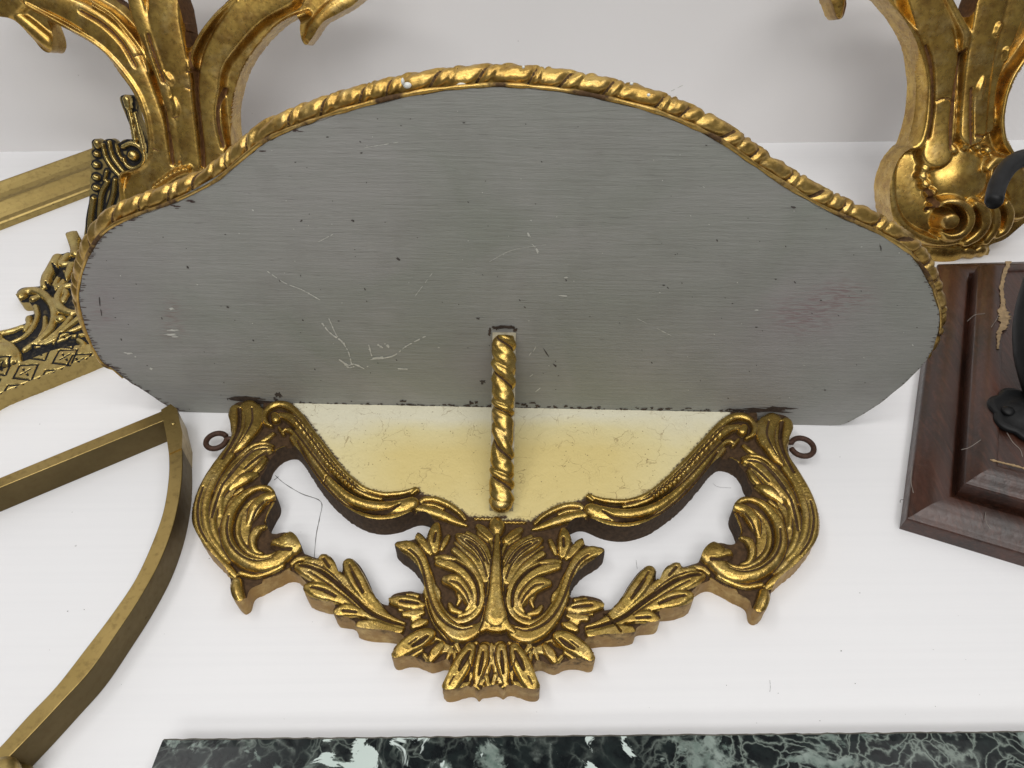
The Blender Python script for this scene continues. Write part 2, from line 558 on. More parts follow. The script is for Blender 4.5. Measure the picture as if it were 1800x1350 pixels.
class Relief:
    def __init__(self, frame, res, ground, base, zref=None):
        self.f, self.res, self.ground, self.base = frame, res, ground, base
        self.wk, self.default, self.ck, self.ramp = 1.0, 1, 0.8, 6.0
        self.zref = ground if zref is None else zref
        self.polys, self.ridges, self.grooves, self.domes = [], [], [], []

    def outline(self, px, hole=False, smooth=True, k=6, uv=None):
        uv = self.f.uv(np.asarray(px, float), self.ground) if uv is None else uv
        self.polys.append(spline(uv, True, k) if smooth else np.array(uv))

    def _conv(self, pts, zr):
        p = np.asarray(pts, float)
        uv = self.f.uv(p[:, :2], zr)
        w = p[:, 2] * self.f.scale(p, zr) * self.wk
        return np.column_stack([uv, w])

    def ridge(self, pts, label=0, hs=0.9, base=0.0012, zr=None, uvw=None, power=0.5, dish=0.0, cap=0.0045):
        q = self._conv(pts, self.zref if zr is None else zr) if uvw is None else uvw
        self.ridges.append((q, label, hs, base, power, dish, cap))
        return q

    def groove(self, pts, depth=0.0015, zr=None, uvw=None):
        q = self._conv(pts, self.zref if zr is None else zr) if uvw is None else uvw
        self.grooves.append((q, depth))
        return q

    def dome(self, x, y, r, h):
        uv = self.f.uv([(x, y)], self.zref)[0]
        self.domes.append((uv, r * self.f.scale([(x, y)], self.zref)[0], h))

    def _strokes(self, q, pad):
        s = spline(q, False, 6) if len(q) > 1 else np.vstack([q, q + 1e-6])
        for i in range(len(s) - 1):
            a, b = s[i], s[i + 1]
            w = max(a[2], b[2]) + pad
            j0 = max(0, int((min(a[0], b[0]) - w - self.U[0]) / self.res))
            j1 = min(len(self.U), int((max(a[0], b[0]) + w - self.U[0]) / self.res) + 2)
            i0 = max(0, int((min(a[1], b[1]) - w - self.V[0]) / self.res))
            i1 = min(len(self.V), int((max(a[1], b[1]) + w - self.V[0]) / self.res) + 2)
            if j0 >= j1 or i0 >= i1:
                continue
            X, Y = self.U[None, j0:j1], self.V[i0:i1, None]
            d = b[:2] - a[:2]
            L = d @ d + 1e-14
            t = np.clip(((X - a[0]) * d[0] + (Y - a[1]) * d[1]) / L, 0, 1)
            D = np.hypot(X - a[0] - t * d[0], Y - a[1] - t * d[1])
            W = np.maximum(a[2] + t * (b[2] - a[2]), 1e-5)
            yield slice(i0, i1), slice(j0, j1), D, W

    def build(self, root, parts, mats, seed=1, panel=None, rough=0.00018, gilt_ground=0.0, soften=1, wg=.62):
        """parts: label -> part name;  mats: (top material, side material)"""
        allp = np.vstack(self.polys)
        m = 3 * self.res
        self.U = np.arange(allp[:, 0].min() - m, allp[:, 0].max() + m, self.res)
        self.V = np.arange(allp[:, 1].min() - m, allp[:, 1].max() + m, self.res)
        nu, nv = len(self.U), len(self.V)
        inside = np.zeros((nv, nu), bool)
        for p in self.polys:
            inside ^= fill_mask(p, self.U, self.V)
        Z = np.full((nv, nu), float(self.ground))
        cov = np.zeros((nv, nu))
        near = np.full((nv, nu), 1e9)
        lab = np.full((nv, nu), self.default, np.int32)
        pad = 0.010
        for q, lb, hs, base, power, dish, cap in self.ridges:
            for si, sj, D, W in self._strokes(q, pad):
                t = 1 - (D / W) ** 2
                h = np.where(t > 0, self.ground + base * np.clip(t * self.ramp, 0, 1) + np.minimum(hs * W, cap) * np.power(np.clip(t, 0, 1), power) * (1 - dish * np.clip((W - .0016) / .0016, 0, 1) * np.exp(-(D / (.42 * W)) ** 2)), -1)
                Z[si, sj] = np.maximum(Z[si, sj], h)
                cov[si, sj] = np.maximum(cov[si, sj], np.clip(t * 7.0, 0, 1))
                s = (D - W)
                n = near[si, sj]
                better = s < n
                lab[si, sj] = np.where(better, lb, lab[si, sj])
                near[si, sj] = np.minimum(n, s)
        gd = np.zeros((nv, nu))
        for q, depth in self.grooves:
            loc = np.zeros((nv, nu))
            for si, sj, D, W in self._strokes(q, 0.0):
                t = np.clip(1 - (D / W) ** 2, 0, 1)
                loc[si, sj] = np.maximum(loc[si, sj], t * depth)
                gd[si, sj] = np.maximum(gd[si, sj], t)
            Z -= loc
        for _ in range(soften):
            P = np.pad(Z, 1, mode='edge')
            Z = (P[:-2, 1:-1] + P[2:, 1:-1] + P[1:-1, :-2] + P[1:-1, 2:] + 2 * Z) / 6
        # crease measure: how far a point lies below its surroundings
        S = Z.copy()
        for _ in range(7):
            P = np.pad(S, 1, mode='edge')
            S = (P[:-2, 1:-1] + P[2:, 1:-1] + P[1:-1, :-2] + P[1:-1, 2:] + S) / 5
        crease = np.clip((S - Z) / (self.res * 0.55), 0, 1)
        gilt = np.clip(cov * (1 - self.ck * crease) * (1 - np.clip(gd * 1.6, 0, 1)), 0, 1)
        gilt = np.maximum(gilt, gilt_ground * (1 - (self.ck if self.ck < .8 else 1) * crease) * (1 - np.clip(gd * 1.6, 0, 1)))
        UU, VV = np.meshgrid(self.U, self.V)
        for (c, r, h) in self.domes:
            d2 = ((UU - c[0]) ** 2 + (VV - c[1]) ** 2) / r ** 2
            Z += h * np.exp(-1.4 * d2)
        Z += rough * (vnoise(UU * 230, VV * 230, seed) - .5) + rough * .8 * (vnoise(UU * 900, VV * 900, seed + 3) - .5)
        if panel is not None:
            plab, ppoly = panel
            pin = fill_mask(ppoly, self.U, self.V) & (cov < 0.05)
            lab[pin] = plab
            # distance of panel cells from anything carved, for the dirt at its borders
            blk = (~pin).astype(float)
            A = blk.copy()
            for _ in range(12):
                P = np.pad(A, 1, mode='edge')
                A = np.maximum(A, np.maximum.reduce([P[:-2, 1:-1], P[2:, 1:-1], P[1:-1, :-2], P[1:-1, 2:]]) - 1 / 12)
            dirt = np.clip(A, 0, 1)
        else:
            dirt = np.zeros_like(Z)
        f = inside[:-1, :-1] & inside[1:, :-1] & inside[:-1, 1:] & inside[1:, 1:]
        # normals of the height field
        gy, gx = np.gradient(Z, self.res)
        N = np.stack([-gx, -gy, np.ones_like(Z)], -1)
        N /= np.linalg.norm(N, axis=-1)[..., None]
        # snap rim vertices on to the true outline
        idx = np.arange(nu * nv).reshape(nv, nu)
        cnt = np.zeros((nv, nu), int)
        cnt[:-1, :-1] += f; cnt[1:, :-1] += f; cnt[:-1, 1:] += f; cnt[1:, 1:] += f
        rim = (cnt > 0) & (cnt < 4)
        band = np.full((nv, nu), 1e9)
        NX, NY = UU.copy(), VV.copy()
        own = np.zeros((nv, nu), int)
        for pi_, p in enumerate(self.polys):
            for a, b in zip(p, np.roll(p, -1, axis=0)):
                w = 2.2 * self.res
                j0 = max(0, int((min(a[0], b[0]) - w - self.U[0]) / self.res)); j1 = min(nu, int((max(a[0], b[0]) + w - self.U[0]) / self.res) + 2)
                i0 = max(0, int((min(a[1], b[1]) - w - self.V[0]) / self.res)); i1 = min(nv, int((max(a[1], b[1]) + w - self.V[0]) / self.res) + 2)
                if j0 >= j1 or i0 >= i1:
                    continue
                X, Y = self.U[None, j0:j1], self.V[i0:i1, None]
                d = b - a
                t = np.clip(((X - a[0]) * d[0] + (Y - a[1]) * d[1]) / (d @ d + 1e-14), 0, 1)
                qx, qy = a[0] + t * d[0], a[1] + t * d[1]
                D = np.hypot(X - qx, Y - qy)
                sl = (slice(i0, i1), slice(j0, j1))
                bt = D < band[sl]
                own[sl] = np.where(bt, pi_, own[sl]); band[sl] = np.where(bt, D, band[sl]); NX[sl] = np.where(bt, qx, NX[sl]); NY[sl] = np.where(bt, qy, NY[sl])
        WG = np.where(own.ravel() == 0, wg, .12)
        mv = rim & (band < 1.8 * self.res)
        PX = np.where(mv, NX, UU); PY = np.where(mv, NY, VV)
        POS = self.f.world(PX.ravel(), PY.ravel(), Z.ravel())
        Nw = N.reshape(-1, 3) @ np.stack([self.f.u, self.f.v, self.f.n])
        flab = lab[:-1, :-1]
        origin = np.array(root.location)
        H = {}
        fi, fj = np.nonzero(f)
        quads = np.stack([idx[fi, fj], idx[fi, fj + 1], idx[fi + 1, fj + 1], idx[fi + 1, fj]], 1)
        ql = flab[fi, fj]
        # rim edges (belong to one kept face only)
        F = np.pad(f, 1)
        rims = []
        for (di, dj, e) in ((-1, 0, (0, 1)), (0, 1, (1, 2)), (1, 0, (2, 3)), (0, -1, (3, 0))):
            out = ~F[fi + 1 + di, fj + 1 + dj]
            rims.append(np.column_stack([quads[out][:, e[0]], quads[out][:, e[1]], ql[out]]))
        rims = np.vstack(rims)
        made = []
        # parts split along labels, shading stays continuous through shared normals
        for name in sorted(set(parts.values())):
            ids = [l for l in parts if parts[l] == name]
            for lb in ids:
                q = quads[ql == lb]
                if len(q) == 0:
                    continue
                e = rims[rims[:, 2] == lb][:, :2]
                # side wall: top edge, mid rows, bottom edge
                used = np.unique(q)
                remap = np.full(nu * nv, -1); remap[used] = np.arange(len(used))
                V = [POS[used]]
                G = [gilt.ravel()[used]]; Dd = [dirt.ravel()[used]]
                faces = [remap[q]]
                n_top = len(used)
                fm = [np.zeros(len(q), int)]
                if len(e):
                    ev = np.unique(e)
                    rows = 5
                    em = np.full(nu * nv, -1); em[ev] = np.arange(len(ev))
                    zt = Z.ravel()[ev]
                    x, y = PX.ravel()[ev], PY.ravel()[ev]
                    for r in range(rows):
                        t = r / (rows - 1)
                        zz = zt * (1 - t) + self.base * t
                        jx = 0.0 if r == 0 else 0.0005
                        V.append(self.f.world(x + jx * (vnoise(x * 900, zz * 500, 5) - .5), y + jx * (vnoise(y * 900, zz * 500, 9) - .5), zz))
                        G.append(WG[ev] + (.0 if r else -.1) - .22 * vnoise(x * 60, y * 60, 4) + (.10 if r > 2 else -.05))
                        Dd.append(np.full(len(ev), .6))
                    off = n_top
                    a, b = em[e[:, 0]], em[e[:, 1]]
                    K = len(ev)
                    for r in range(rows - 1):
                        o0, o1 = off + r * K, off + (r + 1) * K
                        faces.append(np.stack([b + o0, a + o0, a + o1, b + o1], 1))
                        fm.append(np.ones(len(e), int))
                V = np.vstack(V)
                faces = np.vstack(faces)
                fm = np.concatenate(fm)
                lv = faces.ravel()
                nn = np.zeros((len(lv), 3))
                topl = np.repeat(fm == 0, 4)
                nn[topl] = Nw[used][lv[topl]]
                yrel = None
                attrs = {'gilt': np.concatenate(G), 'dirt': np.concatenate(Dd)}
                mm = mats.get(name, mats['*'])
                if mm[0] is M['cream']:
                    pr = project(V)
                    # airbrushed tone: pale along the shelf, deeper yellow towards the middle of each half
                    uu = (V - self.f.o) @ self.f.u; vv = (V - self.f.o) @ self.f.v
                    attrs['tone'] = panel_tone(uu, vv)
                me_o = mesh_obj(name, V - origin, faces, None, None, True, mats=list(mm), fmat=fm, attrs=attrs, normals=nn)
                me_o.parent = root
                made.append(me_o)
        return made


def T(ox, oy, s):
    def f(pts):
        out = []
        for p in pts:
            out.append((ox + p[0] / s, oy + p[1] / s) + ((p[2] / s,) if len(p) > 2 else ()))
        return out
    return f


T1 = T(320, 680, 3.139)
T2 = T(660, 850, 3.375)
T3 = T(1000, 700, 3.293)
T5 = T(0, 0, 3.0)
T2H = T(200, 0, 3.6)
T6 = T(0, 380, 3.969)
T7 = T(1400, 0, 2.7)
T8 = T(1540, 440, 2.369)
TB = T(0, 680, 2.016)
TP = T(0, 0, 1.0)

# ------------------------------------------------------------------ the setting: table top and wall
wl, wr = at_z(0, 267), at_z(1800, 246)
wy = 0.5 * (wl[1] + wr[1])
wslope = (wr[1] - wl[1]) / (wr[0] - wl[0])


def grid_sheet(name, p00, p10, p01, nx, ny, mat, kind='structure', wob=0.0):
    p00, p10, p01 = map(lambda a: np.array(a, float), (p00, p10, p01))
    V, Fc = [], []
    n = np.cross(p10 - p00, p01 - p00); n /= np.linalg.norm(n)
    for j in range(ny + 1):
        for i in range(nx + 1):
            w = wob * (float(vnoise(np.array([i * .37]), np.array([j * .37]), 3)[0]) - .5)
            V.append(p00 + (p10 - p00) * i / nx + (p01 - p00) * j / ny + n * w)
    for j in range(ny):
        for i in range(nx):
            a = j * (nx + 1) + i
            Fc.append((a, a + 1, a + nx + 2, a + nx + 1))
    return tag(mesh_obj(name, V, Fc, mat), kind=kind)


def wall_y(x):
    return wy + wslope * x


table = grid_sheet('table_top', (-1.6, -1.2, 0), (1.6, -1.2, 0), (-1.6, 1.4, 0), 2, 2, M['table'])
wall = grid_sheet('wall', (-1.6, wall_y(-1.6), -0.01), (1.6, wall_y(1.6), -0.01), (-1.6, wall_y(-1.6), 1.3), 2, 2, M['wall'])

# hairline cracks in the lining of the table top
for pts in ([(490, 838), (482, 844)], [(484, 836), (500, 850), (530, 868), (564, 882), (562, 910), (556, 940), (552, 985)],
            [(1253, 850), (1262, 856), (1285, 858)], [(1353, 1196), (1354, 1208), (1353, 1216)],
            [(1120, 1000), (1118, 985)]):
    w = [at_z(x, y, 0.0) for x, y in pts]
    w = spline([a for a in w], False, 5)
    faint = pts[0][0] in (1353, 1253, 1120)
    hw = 0.00008 if faint else 0.00024
    V, Fc = [], []
    for i, p in enumerate(w):
        q = w[min(i + 1, len(w) - 1)] - w[max(i - 1, 0)]
        n = np.array([-q[1], q[0], 0]); n /= np.linalg.norm(n) + 1e-9
        k = hw * (0.5 + random.random())
        V += [p + n * k + (0, 0, .0002), p - n * k + (0, 0, .0002)]
        if i:
            Fc.append((2 * i - 2, 2 * i - 1, 2 * i + 1, 2 * i))
    mesh_obj('crack', V, Fc, M['crack'], table)

# crumbs and dust lying on the lining
V, Fc = [], []
for k in range(70):
    x, y = random.uniform(0, 1800), random.uniform(470, 1290)
    c = at_z(x, y, .0003); r_ = random.uniform(.00010, .00028) * (2.0 if random.random() < .12 else 1)
    b0 = len(V)
    for j in range(6):
        w = j * math.pi / 3
        V.append((c[0] + r_ * math.cos(w) * (1 + random.random()), c[1] + r_ * math.sin(w) * (.6 + random.random() * .6), .0002))
    V.append((c[0], c[1], .0002 + r_ * .6))
    Fc += [(b0 + j, b0 + (j + 1) % 6, b0 + 6) for j in range(6)]
tag(mesh_obj('dust_specks', V, Fc, M['crack'], table, False), kind='stuff')
# ------------------------------------------------------------------ main piece: giltwood wall bracket
B0, B1 = at_z(335, 725), at_z(1440, 748)            # foot line of the upright shelf board on the table
bx = (B1 - B0) / np.linalg.norm(B1 - B0)
BN = np.array([bx[1], -bx[0], 0.0])                  # board face normal, towards the camera
board_f = Frame(B0, bx, UP)                          # u along the board, v up, n = towards camera
if board_f.n @ BN < 0:
    board_f = Frame(B0, -bx, UP)
BN = board_f.n
bracket = empty('wall_bracket', (B0 + B1) / 2, 'large carved giltwood wall bracket shelf, grey board upright and carved plate flat on the table', 'wall bracket')
plate = Frame((0, 0, 0), (1, 0, 0), (0, 1, 0))
G = 0.0128
rel = Relief(plate, 0.00040, G, 0.0, zref=0.0155)
rel.wk, rel.default = 1.24, 11

# where a feature of the left half comes back on the right half (the carving is nearly symmetrical)
pl = T1([(345, 80), (60, 720), (305, 1100), (590, 870), (600, 960), (905, 960), (1300, 640), (470, 150), (610, 385)]) + \
     T2([(125, 365), (100, 1030), (395, 1220), (725, 330), (715, 830), (690, 1150)])
pr_ = T3([(1190, 95), (1443, 750), (1145, 1150), (860, 910), (790, 1010), (450, 985), (120, 640), (1065, 160), (900, 420)]) + \
      T2([(1330, 400), (1295, 1045), (955, 1220), (725, 330), (715, 830), (690, 1150)])
A_ = plate.uv(pl, 0.0155); B_ = plate.uv(pr_, 0.0155)
Q = np.column_stack([A_, np.ones(len(A_)), A_[:, 0] ** 2, A_[:, 0] * A_[:, 1], A_[:, 1] ** 2])
COEF = np.linalg.lstsq(Q[:, :3], B_, rcond=None)[0]


def mir(uv):
    r = np.column_stack([uv[:, :2], np.ones(len(uv))]) @ COEF
    return np.column_stack([r, uv[:, 2]]) if uv.shape[1] > 2 else r


# outline of the plate, left half from the top middle down to the bottom middle
top_line = on_plane([(463, 712)], B0 + BN * 0.0004, BN)


def board_line_uv(x):
    """point where the plate's top surface meets the board, at photograph column x"""
    a = board_f.o + board_f.u * -1 + np.array([0, 0, G]); b = board_f.o + board_f.u * 1 + np.array([0, 0, G])
    pa, pb = project(a)[0], project(b)[0]
    t = np.linspace(-1, 1, 4001)
    P = board_f.o + np.outer(t, board_f.u) + np.array([0, 0, G])
    px = project(P)[:, 0]
    i = np.argmin(abs(px - x))
    return P[i, :2] + BN[:2] * 0.0003


left_out = T1([(445, 140), (425, 100), (385, 82), (345, 78), (295, 92), (268, 125), (262, 170), (276, 230), (262, 300), (215, 375),
               (150, 465), (95, 565), (66, 650), (60, 740), (88, 820), (150, 912), (222, 985), (262, 1040), (272, 1110),
               (285, 1170), (318, 1200), (352, 1182), (375, 1120), (440, 1085), (520, 1045), (590, 1018), (640, 1040), (690, 1090),
               (672, 1122), (700, 1165), (770, 1192), (842, 1205), (834, 1240), (855, 1272), (930, 1284), (956, 1300), (965, 1335)]) + \
    T2([(-20, 880), (60, 885), (120, 895), (165, 905), (160, 945), (110, 995), (98, 1030), (125, 1048), (190, 1035), (255, 1040), (300, 1062), (330, 1072),
        (372, 1062), (405, 1050), (440, 1062), (447, 1110), (415, 1180), (396, 1218), (425, 1240), (490, 1232), (550, 1212),
        (585, 1215), (608, 1238), (632, 1222), (655, 1218)])
lo = spline(plate.uv(left_out, G), False, 6)
ro = mir(lo)[::-1]
topL = board_line_uv(463); topR = board_line_uv(1330)
full = np.vstack([topL[None], lo, ro, topR[None]])
rel.polys.append(full)
holeL = T1([(608, 338), (655, 375), (700, 445), (770, 548), (850, 635), (950, 712), (1060, 752), (1180, 747), (1290, 707), (1350, 712)]) + \
    T2([(345, 222), (352, 240), (328, 285), (300, 330), (272, 300), (248, 292), (238, 328), (190, 340), (130, 345), (116, 372),
        (150, 412), (205, 452), (252, 505), (282, 565), (292, 625), (285, 655), (240, 648), (200, 640), (115, 655), (82, 688), (80, 722), (20, 705)]) + \
    T1([(1060, 1150), (1030, 1075), (990, 1000), (955, 962), (915, 948), (890, 975), (884, 1020), (866, 1035), (850, 985), (812, 938), (772, 922),
        (748, 945), (700, 930), (668, 915), (655, 870), (620, 825), (570, 803), (515, 812), (485, 800), (468, 750), (490, 700), (518, 645), (520, 598), (490, 562),
        (445, 542), (432, 505), (462, 455), (485, 405), (535, 358)])
hl = spline(plate.uv(holeL, G), True, 5)
rel.polys.append(hl)
rel.polys.append(mir(hl))

SC, LM, SM, LF, CC, PM, PN = 1, 3, 5, 7, 9, 10, 11     # labels; +1 for the right-hand twin where there is one
LAB = {SC: 'side_scroll', SC + 1: 'side_scroll', LM: 'long_moulding', LM + 1: 'long_moulding', SM: 'short_moulding', SM + 1: 'short_moulding',
       LF: 'leaf_spray', LF + 1: 'leaf_spray', CC: 'centre_cartouche', PM: 'foot_palmette', PN: 'painted_panel'}
HS = 0.95


def both(fn, tr, pts, lab, twin, **kw):
    q = rel.ridge(tr(pts), lab, **kw)
    rel.ridge(None, lab + twin, uvw=mir(q), **kw)


def gboth(tr, pts, depth=0.0014):
    q = rel.groove(tr(pts), depth)
    rel.groove(None, depth, uvw=mir(q))


def rs(tr, lab, twin, lst, hs=HS, **kw):
    for p in lst:
        both(None, tr, p, lab, twin, hs=hs, **kw)


rs(T1, SC, 1, [
    [(296, 125, 26), (288, 180, 24), (300, 250, 20), (275, 318, 20), (225, 385, 20), (155, 490, 22), (105, 590, 22), (84, 690, 22), (95, 785, 22), (140, 870, 20), (200, 948, 20), (262, 1012, 20), (290, 1040, 12)],
    [(330, 118, 14), (335, 190, 15), (325, 250, 15), (300, 305, 13), (262, 360, 9)],
    [(365, 108, 34), (398, 150, 42), (392, 210, 38), (362, 270, 28), (325, 320, 20), (290, 350, 8)],
    [(270, 375, 16), (212, 450, 18), (162, 545, 18), (132, 640, 18), (130, 740, 18), (158, 828, 18), (205, 898, 17), (255, 965, 12)],
    [(496, 322, 9), (450, 308, 10), (395, 318, 10), (340, 358, 10), (275, 425, 10), (222, 500, 10), (185, 570, 9)],
    [(478, 345, 20), (440, 352, 30), (385, 395, 42), (320, 450, 44), (262, 510, 38), (210, 585, 24), (172, 670, 17), (172, 770, 15), (205, 860, 14), (245, 930, 8)],
    [(405, 480, 12), (350, 505, 28), (300, 535, 20), (262, 560, 12)],
    [(296, 605, 12), (268, 640, 13), (245, 690, 8)],
    [(186, 760, 8), (192, 825, 8), (222, 890, 6)],
    [(512, 590, 12), (478, 560, 14), (425, 552, 14), (370, 575, 18), (318, 620, 22), (272, 685, 25), (248, 760, 27), (248, 838, 28), (282, 910, 30), (342, 962, 32), (420, 986, 34), (500, 972, 36), (560, 928, 40), (592, 880, 44)],
    [(440, 600, 9), (385, 625, 10), (335, 680, 11), (308, 750, 12), (308, 825, 12), (345, 890, 12), (405, 928, 12), (470, 930, 11), (530, 905, 9)],
    [(498, 600, 22), (448, 618, 26), (408, 670, 30), (380, 720, 18), (362, 755, 8)],
    [(452, 768, 12), (412, 790, 20), (388, 845, 18), (398, 895, 13), (440, 915, 7)],
    [(320, 1025, 14), (400, 1040, 12), (480, 1020, 12), (550, 985, 14)],
    [(300, 1075, 24), (302, 1120, 28), (318, 1172, 24)],
    [(590, 862, 58), (600, 868, 58)], [(520, 862, 26), (560, 880, 30)],
])
gboth(T1, [(600, 905, 9), (560, 905, 9), (520, 890, 8), (490, 880, 6)], .002)
gboth(T1, [(318, 130, 8), (318, 200, 8), (305, 260, 8), (270, 330, 7), (225, 400, 6)], .002)
gboth(T1, [(470, 350, 5), (400, 365, 6), (340, 420, 6), (280, 490, 6), (225, 560, 6), (190, 640, 6), (165, 720, 6)], .0012)
rel.wk = 1.08
rs(T1, LM, 1, base=.0026, lst=[
    [(492, 218, 9), (462, 195, 12), (458, 155, 14), (485, 118, 17), (535, 100, 20), (590, 112, 20), (648, 162, 18), (708, 242, 17), (780, 335, 16), (850, 425, 15), (920, 500, 15), (1000, 562, 15), (1090, 592, 15), (1180, 592, 15), (1245, 580, 13), (1290, 560, 10)],
    [(545, 160, 16), (590, 172, 22), (640, 210, 25), (690, 270, 25), (745, 345, 25), (805, 425, 24), (870, 495, 22), (950, 562, 20), (1030, 605, 15), (1100, 622, 10)],
    [(555, 250, 9), (580, 238, 12), (622, 258, 16), (668, 315, 20), (725, 402, 22), (785, 482, 22), (852, 560, 24), (925, 620, 27), (1010, 655, 28), (1110, 672, 34), (1205, 668, 42), (1268, 650, 38)],
    [(605, 282, 12), (655, 360, 14), (715, 455, 16), (780, 548, 17), (860, 630, 19), (950, 698, 20), (1060, 730, 20), (1170, 726, 22), (1250, 700, 22)],
    [(512, 160, 18), (520, 185, 22)], [(535, 225, 8), (560, 262, 8)],
    [(1268, 590, 10), (1295, 570, 13)],
])
gboth(T1, [(612, 236, 5), (655, 292, 5), (720, 380, 5), (790, 468, 5), (862, 535, 5), (950, 598, 5), (1050, 634, 5), (1180, 632, 5)], .0016)
gboth(T1, [(625, 180, 4), (680, 252, 4), (748, 342, 4), (815, 430, 4), (888, 505, 4), (970, 572, 4), (1080, 606, 4)], .0012)
gboth(T1, [(640, 305, 4), (700, 420, 5), (790, 545, 5), (880, 640, 5), (970, 690, 5)], .0014)
gboth(T1, [(1000, 688, 7), (1080, 700, 9), (1150, 695, 9), (1205, 668, 6)], .0022)
# tooled beads on the middle band
for k_ in range(16):
    t_ = k_ / 15
    x_ = 640 + (950 - 640) * t_
    y_ = np.interp(x_, [640, 690, 745, 805, 870, 950], [210, 270, 345, 425, 495, 562])
    both(None, T1, [(x_ + 6, y_ - 7, 8), (x_ - 5, y_ + 6, 8)], LM, 1, hs=.8, base=.0062)
rel.wk = 1.3
rs(T2, SM, 1, power=.4, lst=[
    [(262, 105, 12), (300, 88, 14), (360, 92, 15), (432, 122, 15), (495, 168, 13), (530, 212, 9)],
    [(255, 148, 20), (310, 160, 24), (380, 182, 24), (440, 208, 20), (500, 235, 14), (540, 250, 7)],
    [(278, 120, 9), (340, 122, 10), (400, 145, 9)],
])
rs(T1, LF, 1, power=.34, hs=.85, dish=.40, lst=[
    [(605, 972, 10), (640, 946, 12), (690, 944, 12), (730, 962, 12)],
    [(640, 990, 18), (690, 1010, 32), (750, 1050, 30), (820, 1100, 26), (895, 1155, 24), (975, 1218, 22), (1060, 1270, 20), (1150, 1308, 18), (1215, 1325, 10)],
    [(690, 965, 18), (760, 982, 24), (832, 1030, 26), (905, 1090, 24), (985, 1165, 24), (1070, 1232, 22), (1150, 1280, 18), (1222, 1302, 9)],
    [(778, 945, 22), (812, 985, 28), (850, 1035, 24)],
    [(918, 972, 24), (938, 1018, 34), (972, 1080, 36), (1012, 1145, 30), (1065, 1205, 24), (1125, 1255, 14)],
    [(702, 1108, 26), (758, 1128, 38), (835, 1152, 32), (900, 1185, 16)],
    [(862, 1245, 24), (905, 1232, 30), (970, 1240, 24), (1025, 1262, 12)],
    [(985, 1315, 24), (1050, 1318, 28), (1125, 1335, 24), (1205, 1342, 14)],
])
gboth(T1, [(650, 985, 7), (740, 1010, 8), (830, 1065, 9), (930, 1150, 9), (1030, 1240, 8), (1140, 1292, 7), (1220, 1312, 4)], .0026)
gboth(T1, [(938, 1025, 4), (965, 1080, 7), (1000, 1140, 5)], .0014)
gboth(T1, [(715, 1112, 5), (780, 1128, 7), (850, 1160, 5)], .0014)
gboth(T1, [(890, 1238, 6), (960, 1245, 6)], .0012)
gboth(T1, [(780, 950, 5), (815, 1000, 5)], .001)
rel.wk = 1.5
rs(T2, CC, 0, power=.40, hs=.8, dish=.35, lst=[
    [(140, 368, 20), (190, 375, 28), (238, 408, 27), (275, 465, 24), (302, 555, 22), (318, 650, 24), (345, 735, 27), (385, 812, 32), (440, 872, 36), (510, 902, 36), (575, 888, 30), (622, 848, 14)],
    [(252, 405, 8), (298, 470, 10), (332, 555, 10), (350, 640, 11), (376, 712, 12), (412, 772, 13), (462, 812, 13), (522, 820, 13), (582, 792, 13), (622, 740, 13), (634, 670, 12), (615, 600, 12), (580, 548, 12), (532, 500, 12), (475, 462, 12), (415, 440, 12), (362, 440, 10)],
    [(376, 470, 18), (432, 490, 22), (502, 530, 18), (560, 592, 16), (592, 660, 14), (592, 725, 13), (555, 770, 11), (495, 790, 8)],
    [(420, 578, 20), (470, 592, 30), (518, 640, 24), (552, 690, 17), (560, 728, 12), (538, 758, 8)],
    [(440, 718, 10), (458, 752, 14), (508, 768, 9)],
    [(492, 312, 14), (530, 345, 26), (582, 388, 26), (630, 440, 22), (660, 500, 17), (674, 565, 11)],
    [(545, 296, 10), (600, 335, 12), (650, 392, 12), (682, 465, 9)],
    [(468, 400, 14), (512, 440, 14), (562, 492, 13), (608, 560, 10), (640, 625, 8)],
    [(612, 258, 13), (642, 288, 19), (682, 330, 15)],
    [(362, 245, 14), (352, 290, 25), (348, 340, 25), (352, 400, 16)],
    [(255, 310, 14), (282, 352, 18), (312, 402, 12)],
    [(432, 312, 10), (412, 350, 12), (392, 392, 8)],
    [(684, 480, 7), (678, 600, 8), (662, 720, 9), (640, 812, 10), (598, 892, 8)],
    [(98, 692, 18), (150, 700, 28), (220, 712, 28), (272, 722, 16)],
    [(190, 655, 10), (245, 665, 12)], [(172, 772, 14), (230, 772, 18), (278, 762, 12)], [(225, 842, 14), (268, 825, 18), (302, 812, 10)],
    [(340, 590, 7), (372, 640, 9), (380, 680, 7)],
])
for p in ([(716, 225, 20), (720, 262, 32), (724, 305, 20)],):
    rel.ridge(T2(p), CC, hs=HS)
# the smooth spine, widening to its foot
rel.wk = 1.15
rel.ridge(T2([(725, 330, 12), (722, 420, 18), (718, 520, 24), (715, 620, 30), (713, 700, 38), (713, 760, 48), (714, 810, 62)]), CC, hs=.6, base=.0045, cap=.0030, power=.4)
rel.ridge(T2([(714, 740, 30), (690, 810, 34), (660, 862, 24), (628, 892, 10)]), CC, hs=.5, base=.0045, cap=.0024, power=.4)
rel.ridge(T2([(714, 740, 30), (742, 810, 34), (775, 862, 24), (822, 898, 10)]), CC, hs=.5, base=.0045, cap=.0024, power=.4)
rel.ridge(T2([(660, 872, 18), (715, 876, 26), (775, 876, 18)]), CC, hs=.5, base=.0040, cap=.0022, power=.4)
rel.wk = 1.24
for p_ in ([(540, 350, 5), (600, 400, 8), (650, 480, 6)], [(150, 700, 7), (200, 708, 8), (255, 716, 6)], [(358, 300, 6), (350, 350, 6)],
           [(470, 470, 6), (540, 520, 8), (590, 590, 8), (610, 660, 7), (606, 730, 6)]):
    gboth(T2, p_, .0018)
